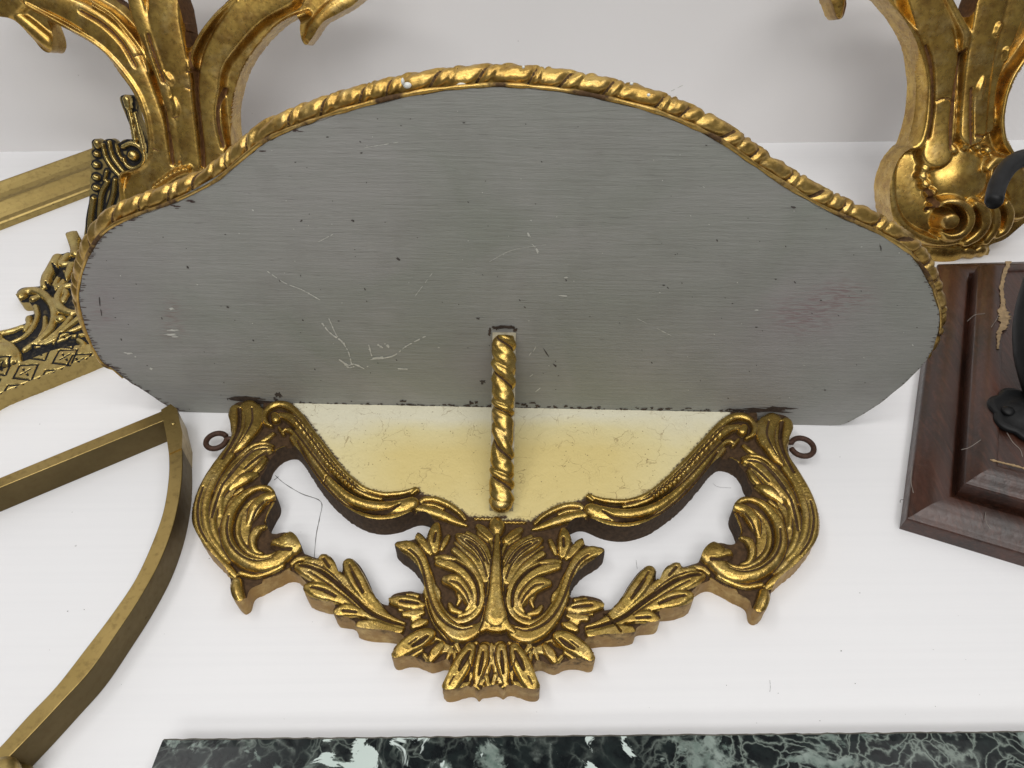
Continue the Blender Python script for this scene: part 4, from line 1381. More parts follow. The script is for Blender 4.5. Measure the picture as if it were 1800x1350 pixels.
def sconce_left():
    base = on_plane([(310, 470)], (0, 0, 0), UP)[0]
    root = empty('giltwood_sconce', (base[0], p0[1], 0), 'tall giltwood carving with curling arms leaning on the wall behind the left of the shelf', 'carved sconce', 'carved giltwood sconces leaning on the wall')
    r = Relief(sc_f, 0.00075, 0.0, -0.018, zref=.004)
    r.wk, r.ramp, r.ck = 1.18, 2.4, .45
    body = [(-80, -60), (-70, 10), (-30, 25)] + T5([(0, 88), (60, 96), (110, 125), (150, 168), (218, 258), (262, 278), (288, 250), (280, 190), (250, 105), (300, 128), (400, 178), (500, 238), (600, 325), (680, 415), (735, 495), (780, 600), (805, 700), (812, 790), (795, 850), (735, 895),
                          (650, 905), (636, 950), (640, 1080), (640, 1300)]) + [(240, 560), (440, 560), (445, 330), (418, 262), (411, 208), (419, 155), (436, 112), (464, 73), (500, 40), (527, 27), (527, 50), (530, 69), (538, 79), (551, 67), (570, 40), (600, 23), (634, 0), (680, -60), (300, -90)]
    r.outline(body, k=4)
    r.outline([(322, -25), (326, 15), (332, 50), (337, 84), (346, 66), (357, 52), (378, 23), (402, -8)], k=4)
    r.outline([(188, -20), (206, 2), (222, 12), (236, 26), (228, -5), (222, -25)], k=4)
    A = lambda p, **k: r.ridge(T5(p), 1, **k)
    A([(0, 20, 90), (80, -10, 60)], hs=.55)
    A([(60, 75, 22), (120, 115, 30), (190, 175, 34), (235, 215, 34), (262, 252, 18)], hs=.6)
    A([(150, -40, 60), (330, 30, 64), (500, 120, 76), (640, 250, 82), (720, 390, 78), (780, 540, 74), (830, 690, 76), (860, 830, 90), (820, 960, 120), (800, 1060, 150)], hs=.3, power=.35, base=.006, cap=.004)
    A([(150, 25, 9), (260, 82, 10), (400, 160, 11), (505, 220, 12), (605, 305, 12), (690, 405, 13), (750, 500, 13), (790, 610, 13), (808, 720, 13), (806, 800, 13), (780, 860, 12), (730, 892, 11), (655, 915, 11), (650, 985, 11), (662, 1080, 11)], hs=1.0, base=.009)
    A([(500, 10, 12), (610, 80, 13), (710, 190, 14), (772, 285, 13), (800, 375, 8)], hs=1.0, base=.008)
    A([(720, -60, 48), (760, 100, 50), (820, 260, 44), (870, 420, 34), (910, 580, 28), (940, 740, 24), (950, 860, 14)], hs=.4, base=.009, power=.4, cap=.004)
    A([(880, -60, 92), (890, 120, 92), (930, 270, 78), (965, 420, 66), (990, 580, 56), (1010, 740, 55), (1025, 860, 58)], hs=.22, base=.009, power=.3, cap=.0035)
    A([(1500, -60, 90), (1330, 50, 84), (1210, 190, 74), (1130, 330, 62), (1110, 480, 60), (1120, 640, 58), (1140, 780, 60), (1150, 900, 70)], hs=.26, base=.0065, power=.32, cap=.0035)
    r.ridge(TP([(540, 24, 4), (500, 42, 5.5), (468, 73, 6), (441, 110, 6.5), (424, 150, 7), (415, 200, 7), (416, 250, 7), (420, 300, 7)]), 1, hs=.8, base=.010)
    r.ridge(T2H([(780, -10, 16), (655, 110, 18), (572, 222, 20), (520, 330, 18), (505, 425, 20)]), 1, hs=.9, base=.010)
    r.ridge(TP([(640, -8, 16), (600, 8, 15), (572, 28, 14), (553, 48, 12), (541, 66, 8)]), 1, hs=.7)
    for p in ([(895, 395, 18), (915, 420, 22), (930, 445, 12)], [(935, 520, 14), (950, 570, 18), (950, 615, 12)]):
        A(p, hs=.8, base=.010)
    for k in range(9):
        A([(838 + 22 * k, 980 - 95 * math.sin(k / 8 * 1.5), 13), (842 + 22 * k, 978 - 95 * math.sin(k / 8 * 1.5), 13)], hs=1.0, base=.016)
    A([(860, 1010, 40), (950, 930, 50), (1040, 900, 40)], hs=.3, base=.008)
    for p in ([(1012, 280, 5), (1035, 405, 9), (1050, 560, 9), (1066, 700, 9), (1083, 870, 9)], [(1180, 470, 8), (1158, 560, 9), (1160, 660, 9), (1185, 770, 8)], [(880, 560, 7), (900, 700, 8), (922, 860, 7)], [(800, 180, 6), (835, 300, 7), (880, 430, 6)], [(440, 60, 5), (560, 130, 7), (660, 230, 6), (730, 350, 5)],
              [(900, 700, 5), (920, 800, 5)]):
        r.groove(T5(p), .004)
    for k in range(7):
        a = random.uniform(0, 1)
        r.groove(T5([(700 + 380 * a, 300 + 80 * k, 3), (730 + 380 * a, 300 + 80 * k + random.uniform(-20, 30), 3)]), .0008)
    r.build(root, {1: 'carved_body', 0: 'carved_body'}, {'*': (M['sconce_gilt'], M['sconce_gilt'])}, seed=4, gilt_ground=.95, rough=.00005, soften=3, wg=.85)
    return root


def sconce_right():
    base = at_z(1680, 450)
    root = empty('giltwood_sconce', (base[0], p0[1], 0), 'tall giltwood carving on a scrolled shell foot leaning on the wall beyond the wooden plaque', 'carved sconce', 'carved giltwood sconces leaning on the wall')
    r = Relief(sc_f, 0.00075, 0.0, -0.015, zref=.008)
    r.wk, r.ramp, r.ck = 1.22, 2.4, .45
    r.outline(T7([(330, -120), (400, 5), (470, 90), (538, 218), (560, 350), (566, 430), (552, 560), (515, 680), (490, 705), (440, 770), (408, 870), (408, 960), (425, 1040), (470, 1110), (540, 1165), (600, 1190), (620, 1230), (680, 1255),
                  (745, 1258), (785, 1232), (830, 1228), (890, 1218), (906, 1185), (905, 1158), (980, 1132), (1060, 1070), (1160, 990), (1240, 880), (1180, 790), (1080, 765), (1005, 735), (963, 680), (953, 560), (968, 450), (1000, 368), (1080, 250), (1200, 60), (1250, -120)]), k=5)
    r.outline(T7([(728, -60), (745, 10), (768, 55), (790, 84), (808, 60), (820, 20), (838, -60)]), k=4)
    A = lambda p, **k: r.ridge(T7(p), 1, **k)
    A([(400, -40, 14), (480, 70, 16), (555, 175, 18), (598, 290, 16), (618, 400, 16), (615, 500, 18), (600, 600, 20), (568, 680, 18), (515, 705, 14)], hs=.9, base=.010)
    A([(600, -60, 90), (650, 120, 88), (690, 300, 78), (690, 450, 68), (680, 600, 64), (650, 720, 70)], hs=.25, base=.007, power=.3, cap=.0035)
    A([(690, -40, 20), (750, 80, 22), (788, 160, 24), (785, 228, 20)], hs=.9, base=.011)
    A([(930, -60, 80), (890, 130, 74), (860, 300, 70), (840, 450, 68), (820, 620, 66)], hs=.25, base=.0085, power=.3, cap=.0035)
    A([(1060, -60, 60), (1010, 120, 56), (960, 260, 46), (920, 420, 34), (900, 600, 34)], hs=.3, base=.0075, power=.35, cap=.003)
    A([(1180, 120, 16), (1085, 262, 15), (1015, 368, 16), (978, 470, 16), (960, 580, 16), (972, 680, 16), (1020, 735, 14), (1090, 775, 16)], hs=.9, base=.010)
    for p in ([(950, 125, 18), (935, 160, 15)], [(875, 370, 12), (858, 420, 18), (852, 460, 12)], [(990, 240, 14), (985, 280, 12)]):
        A(p, hs=.8, base=.011)
    # bowl of the foot: rolled rim, shell edge, volutes
    A([(508, 706, 18), (455, 775, 22), (436, 875, 24), (442, 975, 24), (480, 1060, 24), (555, 1115, 24), (650, 1138, 22), (745, 1125, 20), (805, 1085, 16)], hs=.9, base=.006)
    for k in range(11):
        t = k / 10
        x, y = spline([(610, 905), (578, 850), (590, 795), (640, 748), (715, 712), (800, 690), (885, 704), (915, 745)], False, 6)[int(t * 42)]
        A([(x, y, 19), (x + 5, y + 3, 19)], hs=.9, base=.005)
    A([(750, 830, 120), (770, 840, 120)], hs=.22, base=.002, power=.9, cap=.012)
    A([(520, 800, 60), (500, 900, 66), (540, 1000, 60), (610, 1060, 50)], hs=.12, base=.0)
    A([(615, 965, 12), (655, 940, 16), (712, 945, 20), (755, 985, 23), (762, 1040, 24), (730, 1090, 24), (675, 1105, 20), (635, 1085, 12)], hs=.9, base=.012)
    A([(662, 1028, 40), (668, 1030, 40)], hs=.45, base=.014, cap=.006)
    A([(790, 950, 18), (832, 985, 28), (848, 1045, 30), (815, 1100, 28), (760, 1135, 22)], hs=.9, base=.011)
    A([(880, 945, 16), (905, 1000, 24), (905, 1070, 26), (865, 1130, 24)], hs=.9, base=.010)
    A([(955, 955, 22), (978, 1010, 26), (960, 1075, 24), (920, 1110, 16)], hs=.9, base=.011)
    A([(1000, 830, 60), (1060, 900, 70), (1060, 980, 60)], hs=.35, base=.004)
    A([(880, 790, 20), (920, 760, 24), (980, 760, 20)], hs=.8, base=.008)
    A([(640, 1195, 34), (700, 1210, 44), (760, 1200, 34)], hs=.5)
    A([(800, 1195, 26), (830, 1205, 24)], hs=.8); A([(872, 1190, 28), (880, 1195, 26)], hs=.8)
    r.dome(*T7([(720, 980)])[0], 120, .016)
    for p in ([(785, 240, 8), (765, 330, 9), (745, 450, 9), (725, 580, 9), (714, 700, 8)], [(610, 220, 6), (634, 300, 7), (640, 420, 8), (636, 520, 8), (612, 650, 7)], [(820, 420, 6), (812, 560, 6), (806, 680, 6)], [(660, 478, 2), (700, 466, 2), (745, 486, 2)],
              [(830, 640, 4), (900, 650, 4)], [(600, 900, 10), (620, 945, 9), (600, 990, 7)]):
        r.groove(T7(p), .004)
    # the tip of a leaf hanging from the arm that leaves the picture
    r.build(root, {1: 'carved_body', 0: 'carved_body'}, {'*': (M['sconce_gilt'], M['sconce_gilt'])}, seed=6, gilt_ground=.95, rough=.00005, soften=3, wg=.85)
    r2 = Relief(sc_f, 0.0009, 0.0, -0.018, zref=.004)
    r2.outline([(1440, -70), (1452, -10), (1460, 10), (1467, 28), (1475, 34), (1483, 27), (1488, 8), (1492, -15), (1560, -60), (1540, -100)], k=4)
    r2.ridge(TP([(1500, -60, 40), (1472, -10, 22), (1474, 10, 14), (1476, 25, 8)]), 1, hs=.7)
    r2.build(root, {1: 'leaf_tip', 0: 'leaf_tip'}, {'*': (M['sconce_gilt'], M['sconce_gilt'])}, seed=9, gilt_ground=.8)
    return root


sconce_left()
sconce_right()

# ------------------------------------------------------------------ brass pieces on the left
def sweep_bar(name, a, b, prof, mat, parent):
    """straight moulding from a to b; prof = (offset across, height)"""
    a, b = np.array(a, float), np.array(b, float)
    d = b - a; d[2] = 0; L = np.linalg.norm(d); d /= L
    s = np.array([-d[1], d[0], 0])
    n = 24
    V = []
    for i in range(n + 1):
        p = a + d * L * i / n
        for (o, h) in prof:
            V.append(p + s * o + np.array([0, 0, h]))
    m = len(prof)
    Fc = [(i * m + j, i * m + (j + 1) % m, (i + 1) * m + (j + 1) % m, (i + 1) * m + j) for i in range(n) for j in range(m)]
    Fc += [tuple(range(m))[::-1], tuple(n * m + j for j in range(m))]
    o = mesh_obj(name, V, Fc, mat, parent, False)
    bev = o.modifiers.new('soft_edges', 'BEVEL'); bev.width = .0005; bev.segments = 2; bev.limit_method = 'ANGLE'
    return o


pa, pb = at_z(-120, 452, 0.0), at_z(225, 319, 0.0)
frame_root = empty('brass_rail', (pa + pb) / 2, 'gilt brass moulded frame rail with a cast scroll corner, by the left carved sconce', 'brass rail')
qa = at_z(-120, 360, .020)
wid = abs(np.dot(qa - pa, np.array([-(pb - pa)[1], (pb - pa)[0], 0]) / np.linalg.norm((pb - pa)[:2])))
prof = [(0, 0), (0, .0055), (.0016, .0075), (.0030, .0070), (wid * .16, .0072), (wid * .25, .0095), (wid * .34, .0125), (wid * .42, .0145), (wid * .46, .0150), (wid * .52, .0140), (wid * .60, .0138),
        (wid * .72, .0150), (wid * .84, .0175), (wid * .93, .0198), (wid * .97, .0202), (wid, .0190), (wid, 0)]
sweep_bar('moulded_rail', pa, pb, prof, M['brass_mould'], frame_root)

of = Frame((0, at_z(150, 428)[1], 0), (1, 0, 0), (0, math.sin(R(28)), math.cos(R(28))))
r = Relief(of, 0.0006, 0.0, -0.008, zref=.004)
r.wk, r.ck = 1.08, .6
r.outline(T5([(484, 745), (505, 732), (528, 742), (536, 762), (552, 738), (580, 732), (606, 742), (622, 758), (655, 736), (698, 735), (698, 700), (668, 620), (640, 550), (632, 515), (655, 500), (700, 505), (718, 540), (728, 610), (752, 680),
              (775, 760), (800, 860), (830, 960), (780, 1040), (660, 1180), (560, 1260), (452, 1270), (450, 1190), (458, 1120), (470, 1060), (472, 1010), (478, 985), (472, 950), (482, 920), (474, 880), (484, 850), (476, 815), (486, 785)]), k=4)
A = lambda p, **k: r.ridge(T5(p), 1, **k)
for p in ([(665, 525, 24), (672, 560, 20)], [(672, 570, 12), (690, 650, 13), (708, 740, 14)], [(706, 600, 12), (730, 700, 14), (752, 790, 14)],
          [(640, 775, 11), (680, 758, 12), (725, 770, 13), (755, 815, 13), (745, 865, 13), (700, 890, 12), (660, 870, 10), (645, 835, 8)], [(695, 820, 26), (700, 822, 26)],
          [(535, 765, 10), (552, 830, 11), (590, 890, 11), (640, 940, 9)], [(568, 750, 10), (585, 820, 11), (620, 875, 10), (650, 910, 8)], [(605, 755, 9), (615, 800, 9), (640, 850, 7)],
          [(505, 755, 18), (510, 770, 16)], [(500, 812, 15), (508, 815, 14)], [(498, 870, 16), (506, 872, 14)], [(496, 935, 15), (506, 938, 14)], [(496, 990, 15), (506, 992, 14)],
          [(486, 1050, 14), (472, 1150, 14), (466, 1260, 14)], [(560, 960, 12), (530, 1020, 12), (520, 1100, 12), (515, 1180, 10)], [(600, 950, 12), (590, 1030, 12), (560, 1120, 12)],
          [(640, 960, 10), (640, 1060, 10)], [(555, 905, 9), (545, 950, 8)]):
    A(p, hs=.8, base=.002)
r.build(frame_root, {1: 'cast_scroll_corner', 0: 'cast_scroll_corner'}, {'*': (M['brass_cast'], M['brass_cast'])}, seed=12, rough=.0001, gilt_ground=.49)

# lower ornament with the engraved lattice
lat0 = at_z(60, 640)
lroot = empty('brass_ornament', (lat0[0], lat0[1], 0), 'cast brass ornament with engraved lattice and leaf scrolls behind the shelf', 'brass ornament')
lf = Frame((0, 0, 0), (1, 0, 0), (0, 1, 0))
r = Relief(lf, 0.00045, 0.009, 0.0, zref=.011)
r.wk, r.ck = 1.25, .45
r.outline(T6([(-260, 1400), (0, 1275), (360, 1130), (715, 985), (780, 955), (760, 700), (640, 300), (600, 200), (565, 165), (545, 122), (505, 112), (463, 115), (470, 150), (505, 262), (478, 250), (440, 262), (400, 265), (370, 290), (348, 335), (312, 410), (290, 480), (240, 492), (165, 498),
              (124, 522), (118, 555), (148, 600), (205, 604), (232, 640), (240, 680), (182, 700), (180, 742), (150, 758), (60, 786), (0, 800), (-260, 880)]), k=5)
A = lambda p, **k: r.ridge(T6(p), 1, **k)
for p in ([(505, 140, 34), (520, 200, 24), (530, 260, 24)], [(400, 290, 24), (365, 360, 26), (330, 430, 26), (310, 490, 20)], [(470, 275, 18), (430, 330, 16), (480, 330, 14)], [(440, 390, 14), (395, 450, 14), (370, 510, 14)],
          [(500, 340, 20), (460, 430, 16), (410, 490, 14)], [(148, 560, 26), (175, 530, 24), (240, 520, 22), (310, 550, 20), (360, 610, 18), (378, 690, 18), (350, 780, 18), (270, 860, 16), (170, 930, 14)],
          [(230, 575, 18), (262, 560, 14)], [(246, 625, 12), (258, 690, 12), (225, 770, 12), (160, 840, 11), (80, 875, 9)], [(200, 705, 14), (198, 745, 14), (170, 790, 10)], [(150, 770, 14), (90, 795, 16), (0, 815, 16), (-100, 830, 16)],
          [(310, 700, 10), (310, 780, 14), (270, 840, 8)],
          [(520, 478, 14), (450, 490, 16), (410, 540, 18), (400, 600, 20), (430, 650, 22), (500, 672, 18), (540, 660, 14)], [(440, 500, 10), (462, 540, 14), (440, 590, 12)],
          [(418, 715, 22), (422, 715, 22)], [(490, 700, 12), (430, 770, 12), (330, 850, 9), (230, 905, 6)], [(560, 700, 16), (470, 770, 14), (360, 850, 9), (240, 905, 6)], [(585, 760, 16), (470, 810, 12), (360, 865, 8), (250, 908, 5)],
          [(600, 820, 12), (480, 840, 10), (370, 880, 7)], [(540, 860, 12), (580, 890, 14), (560, 930, 8)],
          [(0, 870, 20), (70, 905, 18), (115, 950, 16), (130, 1010, 14)], [(-40, 940, 60), (20, 960, 64), (60, 1000, 44)], [(-60, 830, 40), (-20, 880, 30)]):
    A(p, hs=.85, base=.001)
# flat lattice ground with its engraved lines
A([(-160, 1240, 120), (60, 1150, 110), (240, 1080, 105), (400, 1010, 95), (560, 960, 70), (640, 940, 50)], hs=.02, base=.0016, power=.2)
A([(-260, 1385, 18), (0, 1268, 18), (360, 1118, 18), (715, 978, 18)], hs=.35, base=.0035, power=.3)
for (cx, cy) in ((270, 945), (450, 980), (175, 1085), (355, 1120), (90, 1225), (-5, 1050), (545, 1010), (460, 860), (-90, 1190)):
    pts = [(cx - 85, cy + 42), (cx - 40, cy - 45), (cx + 88, cy - 52), (cx + 42, cy + 58)]
    for q, w in zip(pts, pts[1:] + pts[:1]):
        if (cy + 60) < 1330 - 0.42 * cx:
            r.groove(T6([(*q, 5.5), (*w, 5.5)]), .0011)
    for dx, dy in ((-34, 18), (-16, -22), (34, -20), (18, 24)):
        r.groove(T6([(cx + dx * .5, cy + dy * .5, 5), (cx + dx, cy + dy, 5)]), .0009)
    r.groove(T6([(cx, cy, 7), (cx + 2, cy, 7)]), .0009)
r.groove(T6([(-260, 1340, 8), (0, 1238, 8), (360, 1090, 8), (700, 955, 8)]), .002)
for k in range(5):
    r.groove(T6([(375 + 15 * k, 345 + 10 * k, 4), (400 + 15 * k, 420 + 8 * k, 4)]), .0012)
    if k < 4:
        r.groove(T6([(325 + 15 * k, 470 + 8 * k, 4), (345 + 14 * k, 530 + 2 * k, 4)]), .0012)
r.build(lroot, {1: 'cast_plate', 0: 'cast_plate'}, {'*': (M['brass_cast'], M['brass_mould'])}, seed=15, rough=.0001, gilt_ground=.36)

# D-shaped brass surround, bottom left
HB = 0.021
inner = TB([(-60, 1330), (0, 1275), (100, 1165), (200, 1060), (300, 932), (400, 800), (480, 680), (540, 550), (578, 440), (596, 330), (598, 250), (590, 160)])
outer = TB([(-20, 1370), (20, 1325), (120, 1222), (220, 1115), (320, 1005), (415, 870), (500, 740), (570, 610), (618, 475), (643, 340), (646, 220), (636, 120)])
iu = spline(plate.uv(inner, HB), False, 8); ou = spline(plate.uv(outer, HB), False, 8)
root = empty('brass_surround', (iu[40][0], iu[40][1], 0), 'plain tarnished brass bow-shaped surround with straight back rail, lower left corner', 'brass surround')


def ribbon(name, iu, ou, zt, zb, mat, parent):
    mats_ = [mat, M['brass_side']]  # sides get the brass with shade put into its colour
    n = len(iu)
    V = []
    for i in range(n):
        V += [(iu[i][0], iu[i][1], zt), (ou[i][0], ou[i][1], zt), (ou[i][0], ou[i][1], zb), (iu[i][0], iu[i][1], zb)]
    Fc = []
    for i in range(n - 1):
        for j in range(4):
            k = (j + 1) % 4
            Fc.append((i * 4 + j, (i + 1) * 4 + j, (i + 1) * 4 + k, i * 4 + k))
    Fc += [(0, 1, 2, 3), tuple((n - 1) * 4 + j for j in (3, 2, 1, 0))]
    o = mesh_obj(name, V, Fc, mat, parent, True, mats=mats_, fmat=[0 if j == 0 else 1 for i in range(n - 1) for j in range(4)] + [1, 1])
    b = o.modifiers.new('soft_edges', 'BEVEL'); b.width = .0006; b.segments = 2; b.limit_method = 'ANGLE'; b.angle_limit = R(50)
    b.harden_normals = True
    return o


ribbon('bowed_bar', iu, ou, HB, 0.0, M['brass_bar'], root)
ra = plate.uv(TB([(-160, 385), (575, 82)]), HB); rb = plate.uv(TB([(-160, 420), (583, 116)]), HB)
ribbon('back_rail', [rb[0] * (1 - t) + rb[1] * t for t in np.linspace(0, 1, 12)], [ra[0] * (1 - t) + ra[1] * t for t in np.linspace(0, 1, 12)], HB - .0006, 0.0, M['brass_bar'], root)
# mitred cap where rail and bow meet, with its rivet
cp = plate.uv(TB([(572, 84), (606, 64), (628, 80), (648, 165), (646, 220), (600, 240), (590, 170)]), HB)
nC = len(cp)
V = [(x, y, HB + .0009) for x, y in cp] + [(x, y, 0.0) for x, y in cp]
mesh_obj('corner_plate', V, [tuple(range(nC)), tuple(range(nC, 2 * nC))[::-1]] + [(i, nC + i, nC + (i + 1) % nC, (i + 1) % nC) for i in range(nC)], M['brass_bar'], root, False)
rv = at_z(304, 744, HB + .001)
v_, f_ = blob(rv, .0016, .0016, .0006, 12, 6, .02)
mesh_obj('rivet', v_, f_, M['brass_mould'], root)
bf = at_z(4, 1358, .022)
prof = [(0, .032), (.005, .0315), (.009, .029), (.0105, .025), (.0095, .020), (.006, .0165), (.0065, .015), (.010, .013), (.012, .008), (.010, .003), (.007, 0)]
V, Fc = [], []
for (rr, z) in prof:
    for j in range(24):
        w = 2 * math.pi * j / 24
        V.append((bf[0] + .72 * rr * math.cos(w), bf[1] + .72 * rr * math.sin(w), z * .86))
for i in range(len(prof) - 1):
    for j in range(24):
        k = (j + 1) % 24
        Fc.append((i * 24 + j, (i + 1) * 24 + j, (i + 1) * 24 + k, i * 24 + k))
mesh_obj('turned_knob', V, Fc, M['brass_mould'], root)

# ------------------------------------------------------------------ marble slab, bottom edge
MZ = 0.020
ml = at_z(286, 1300, MZ); mr = at_z(1900, 1285.5, MZ); mb = at_z(266, 1352, MZ)
mroot_loc = (ml + mr) / 2
d = (mr - ml); d /= np.linalg.norm(d)
e = (mb - ml); e /= np.linalg.norm(e)
e = e - d * 0  # left end runs a little askew as in the photograph
D_ = 0.16
P_ = [ml, ml + d * 0.62, ml + d * 0.62 + e * D_, ml + e * D_]
mr_root = empty('marble_slab', (mroot_loc[0], mroot_loc[1], 0), 'dark green veined marble slab lying along the bottom edge of the picture', 'marble slab')
nx_, ny_ = 200, 12
V, Fc, fm_ = [], [], []
org_ = np.array([mroot_loc[0], mroot_loc[1], 0])
for j in range(ny_ + 1):
    for i in range(nx_ + 1):
        p = ml + d * .62 * i / nx_ + e * D_ * (j / ny_) ** 1.5
        if j == 0:
            p = p + np.array([0, (random.random() - .5) * .0005 - .0003, -.0002 * random.random()])
        V.append(p - org_)
row = lambda j: [j * (nx_ + 1) + i for i in range(nx_ + 1)]
for j in range(ny_):
    for i in range(nx_):
        a = j * (nx_ + 1) + i
        Fc.append((a, a + nx_ + 1, a + nx_ + 2, a + 1)); fm_.append(0)
rim_ = row(0) + [j * (nx_ + 1) + nx_ for j in range(1, ny_ + 1)] + row(ny_)[::-1][1:] + [j * (nx_ + 1) for j in range(ny_ - 1, 0, -1)]
prev = rim_
for dz, dout in ((-.0014, .0011), (-MZ, .0011)):
    nb = len(V)
    c_ = (ml + d * .31 + e * D_ / 2) - org_
    for v in rim_:
        q = np.array(V[v]); q2 = q.copy()
        q2[2] = MZ + dz
        sgn = q - c_
        q2[0] += math.copysign(dout, sgn[0]) if abs(sgn[0]) > .305 else 0
        q2[1] += dout if sgn[1] > 0 and v <= nx_ else (-dout if v >= ny_ * (nx_ + 1) else 0)
        V.append(q2)
    cur = list(range(nb, nb + len(rim_)))
    for k in range(len(rim_)):
        k2 = (k + 1) % len(rim_)
        Fc.append((prev[k], prev[k2], cur[k2], cur[k])); fm_.append(1)
    prev = cur
o = mesh_obj('slab', V, Fc, None, mr_root, False, mats=[M['marble'], M['marble_edge']], fmat=fm_)
o.location = (0, 0, 0)
me = o.data
co = np.zeros(len(me.vertices) * 3, np.float32); me.vertices.foreach_get('co', co); co = co.reshape(-1, 3) + np.array([mroot_loc[0], mroot_loc[1], 0])
pq = project(co)
pale_ = np.zeros(len(co)); mot_ = np.zeros(len(co))
for (x, w, g) in ((575, 22, .7), (640, 36, .95), (700, 40, 1.0), (745, 30, .7), (965, 26, .6), (1030, 34, .8), (1100, 30, .65)):
    pale_ = np.maximum(pale_, g * .70 * np.exp(-((pq[:, 0] - x) / w) ** 2))
mot_ = np.clip((pq[:, 0] - 1080) / 160, 0, 1) * .9
for nm, av in (('pale', pale_), ('mottle', mot_)):
    a = me.attributes.new(nm, 'FLOAT', 'POINT'); a.data.foreach_set('value', av.astype(np.float32))

mr_root['kind'] = 'thing'; frame_root['kind'] = 'thing'
# ------------------------------------------------------------------ dark wooden plaque with black iron fitting, right
Z1, Z2, Z3 = 0.0, 0.019, 0.037
C0 = at_z(*T8([(97, 1160)])[0], Z1); L0 = at_z(*T8([(235, 100)])[0], Z1); R0 = at_z(*T8([(616, 1318)])[0], Z1)
C1 = at_z(*T8([(300, 1000)])[0], Z2); L1 = at_z(*T8([(372, 80)])[0], Z2)
C2 = at_z(*T8([(478, 868)])[0], Z3); L2 = at_z(*T8([(530, 48)])[0], Z3)
wroot = empty('wooden_plaque', C0, 'dark stained two-step wooden plaque with mitred mouldings, holding a black iron fitting', 'wooden plaque')
eL = (L0 - C0); LL = np.linalg.norm(eL) * 1.0; eL /= np.linalg.norm(eL)
eR = (R0 - C0); eR /= np.linalg.norm(eR)
WR = 0.30


def inset(P, dist):
    """inset a convex polygon (counter-clockwise list of xy) by dist"""
    out = []
    n = len(P)
    for i in range(n):
        a, b, c = P[i - 1], P[i], P[(i + 1) % n]
        d1 = (b - a) / np.linalg.norm(b - a); d2 = (c - b) / np.linalg.norm(c - b)
        n1 = np.array([-d1[1], d1[0]]); n2 = np.array([-d2[1], d2[0]])
        k = n1 + n2; k /= (k @ n1)
        out.append(b + k * dist)
    return out


base_poly = [C0[:2], C0[:2] + eR[:2] * WR, at_z(2300, 462, 0)[:2], C0[:2] + eL[:2] * LL]
w1 = abs((C1[:2] - C0[:2]) @ np.array([-eR[1], eR[0]])); w1b = abs((C1[:2] - C0[:2]) @ np.array([eL[1], -eL[0]]))
w1 = (w1 + w1b) / 2
w2 = abs((C2[:2] - C0[:2]) @ np.array([-eR[1], eR[0]])); w2b = abs((C2[:2] - C0[:2]) @ np.array([eL[1], -eL[0]]))
w2 = (w2 + w2b) / 2
print('plaque insets', w1, w1b, w2, w2b, LL)


def stepped(name, prof, mat, parent):
    rings = [(inset(base_poly, o), z) for o, z in prof]
    # every side is its own strip so mitres stay crisp
    V, Fc = [], []
    n = 4
    for s in range(n):
        b0 = len(V)
        for P, z in rings:
            V.append((*P[s], z)); V.append((*P[(s + 1) % n], z))
        for k in range(len(rings) - 1):
            Fc.append((b0 + 2 * k, b0 + 2 * k + 1, b0 + 2 * k + 3, b0 + 2 * k + 2))
    P, z = rings[-1]
    b0 = len(V)
    V += [(*p, z) for p in P]
    Fc.append((b0, b0 + 1, b0 + 2, b0 + 3))
    return mesh_obj(name, V, Fc, mat, parent, True)


def ogee(a, b, z0, z1):
    w, h = b - a, z1 - z0
    pts = [(0, 0), (0, .50), (.012, .56), (.03, .60), (.07, .62), (.12, .64), (.20, .71), (.30, .81), (.42, .91), (.55, .97), (.70, 1.0), (.90, 1.0), (.97, .98)]
    return [(a + w * x, z0 + h * y) for x, y in pts]


stepped('lower_moulding', ogee(0, w1, 0, Z2) + [(w1 - .0004, Z2 - .0026), (w1 + .006, Z2 - .0026)], M['wood'], wroot)
stepped('upper_moulding', [(w1 + .0022, Z2 - .003)] + ogee(w1 + .0022, w2, Z2, Z3) + [(w2, Z3 - .0004), (w2 + .0008, Z3 - .0022)], M['wood'], wroot)
# strips of dried glue on the inner edge
def strip_on(name, pts, z, mat, parent, jag=.5):
    V, Fc = [], []
    s = spline([(x, y, w) for x, y, w in pts], False, 8)
    for i, (x, y, w) in enumerate(s):
        a_ = w * (1 + jag * (random.random() - .5) * 2); b_ = w * (1 + jag * (random.random() - .5) * 2)
        V += [at_z(x - a_, y, z + .0008), at_z(x + b_, y, z + .0008), at_z(x + b_ * 1.2, y, z - .0004), at_z(x - a_ * 1.2, y, z - .0004)]
        if i:
            k = 4 * (i - 1)
            for j in range(4):
                Fc.append((k + j, k + (j + 1) % 4, k + 4 + (j + 1) % 4, k + 4 + j))
    Fc += [(0, 1, 2, 3), tuple(len(V) - 4 + j for j in (3, 2, 1, 0))]
    return mesh_obj(name, V, Fc, mat, parent, False)


strip_on('dried_glue', T8([(552, 45, 9), (535, 100, 8), (522, 160, 7), (528, 220, 10), (532, 270, 20), (530, 310, 18), (512, 350, 8), (508, 410, 4)]), Z3, M['glue'], wroot)
sg = []
for (x, y) in T8([(475, 872), (530, 886), (580, 898), (640, 915)]):
    sg.append(at_z(x, y, Z3 + .0002))
v_, f_ = tube(spline(sg, False, 8), .0007 * (0.5 + np.random.default_rng(3).random(25)), 6)
mesh_obj('dried_glue', v_, f_, M['glue'], wroot)
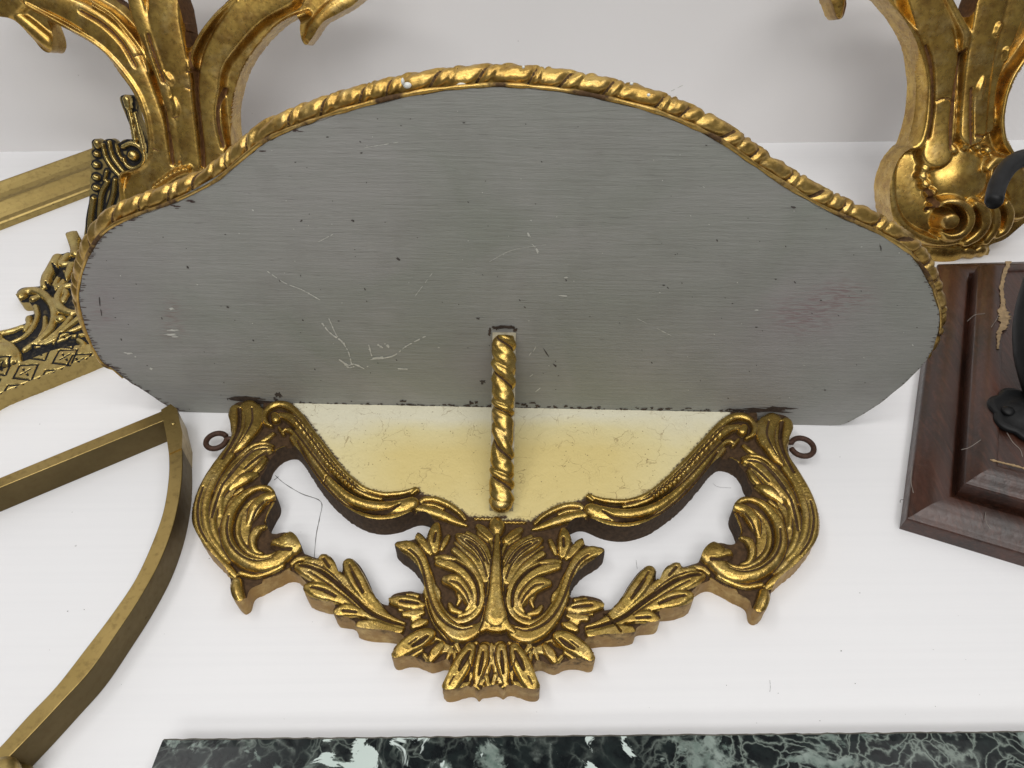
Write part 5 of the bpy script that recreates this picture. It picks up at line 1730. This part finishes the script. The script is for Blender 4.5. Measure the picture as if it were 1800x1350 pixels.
# hairs and dust threads caught on the wood
thr = []
for pts, z in ((T8([(380, 295), (410, 270), (440, 265), (465, 262)]), Z3 - .004), (T8([(545, 760), (570, 800), (600, 830), (610, 860)]), Z3), (T8([(150, 900), (145, 960), (155, 1010)]), Z2 - .006), (T8([(100, 1050), (102, 1040), (112, 1038)]), .008),
               (T8([(355, 830), (390, 820), (450, 780)]), Z3 - .003), (T8([(480, 320), (500, 290), (510, 270)]), Z3), (T8([(455, 1090), (458, 1130), (475, 1160)]), Z2)):
    w = spline([at_z(x, y, z + .0008) for x, y in pts], False, 5)
    v_, f_ = tube(w, .00022, 5)
    mesh_obj('dust_thread', v_, f_, M['crack'] if z == .008 else plain('pale_dust', (.25, .22, .19)), wroot)

# iron rosette: lobed plate with a domed screw
rc_ = at_z(*T8([(625, 690)])[0], Z3)
V, Fc = [], []
nn_ = 64
rings_ = [(1.0, 0.0), (1.0, .0016), (.96, .0026), (.82, .0030), (.74, .0022), (.55, .0040), (.3, .0056), (.02, .0060)]
for (k, z) in rings_:
    for j in range(nn_):
        w = 2 * math.pi * j / nn_
        lob = 1 + .16 * abs(math.cos(w * 3.5 + .35)) * k
        V.append((rc_[0] + .0205 * k * lob * math.cos(w), rc_[1] + .0205 * k * lob * math.sin(w), Z3 + z))
for i in range(len(rings_) - 1):
    for j in range(nn_):
        k = (j + 1) % nn_
        Fc.append((i * nn_ + j, i * nn_ + k, (i + 1) * nn_ + k, (i + 1) * nn_ + j))
Fc.append(tuple((len(rings_) - 1) * nn_ + j for j in range(nn_)))
rosette = mesh_obj('iron_rosette', V, Fc, M['iron'], wroot)
sp_ = at_z(*T8([(552, 668)])[0], Z3 + .004)
v_, f_ = blob((sp_[0], sp_[1], Z3 + .0035), .0042, .0042, .0024, 14, 6, .03)
mesh_obj('screw_head', v_, f_, M['iron'], wroot)
# iron arm sweeping out of the picture and hooking back above the plaque
ap = [(1860, 720, .034), (1835, 690, .045), (1815, 620, .060), (1812, 550, .075), (1835, 450, .10), (1850, 350, .125), (1830, 285, .14), (1800, 278, .148), (1774, 292, .150), (1755, 322, .148), (1746, 358, .145)]
w = spline([at_z(x, y, z) for x, y, z in ap], False, 8)
kk = np.linspace(0, 1, len(w))
rad = np.interp(kk, [0, .2, .4, .7, 1], [.011, .011, .008, .0058, .0053])
rad[-1] *= .8
v_, f_ = tube(w, rad, 20)
mesh_obj('iron_arm', v_, f_, M['iron'], wroot)

print('check projections', project(B0), project(board_f.world([0.3], [0], [G])))
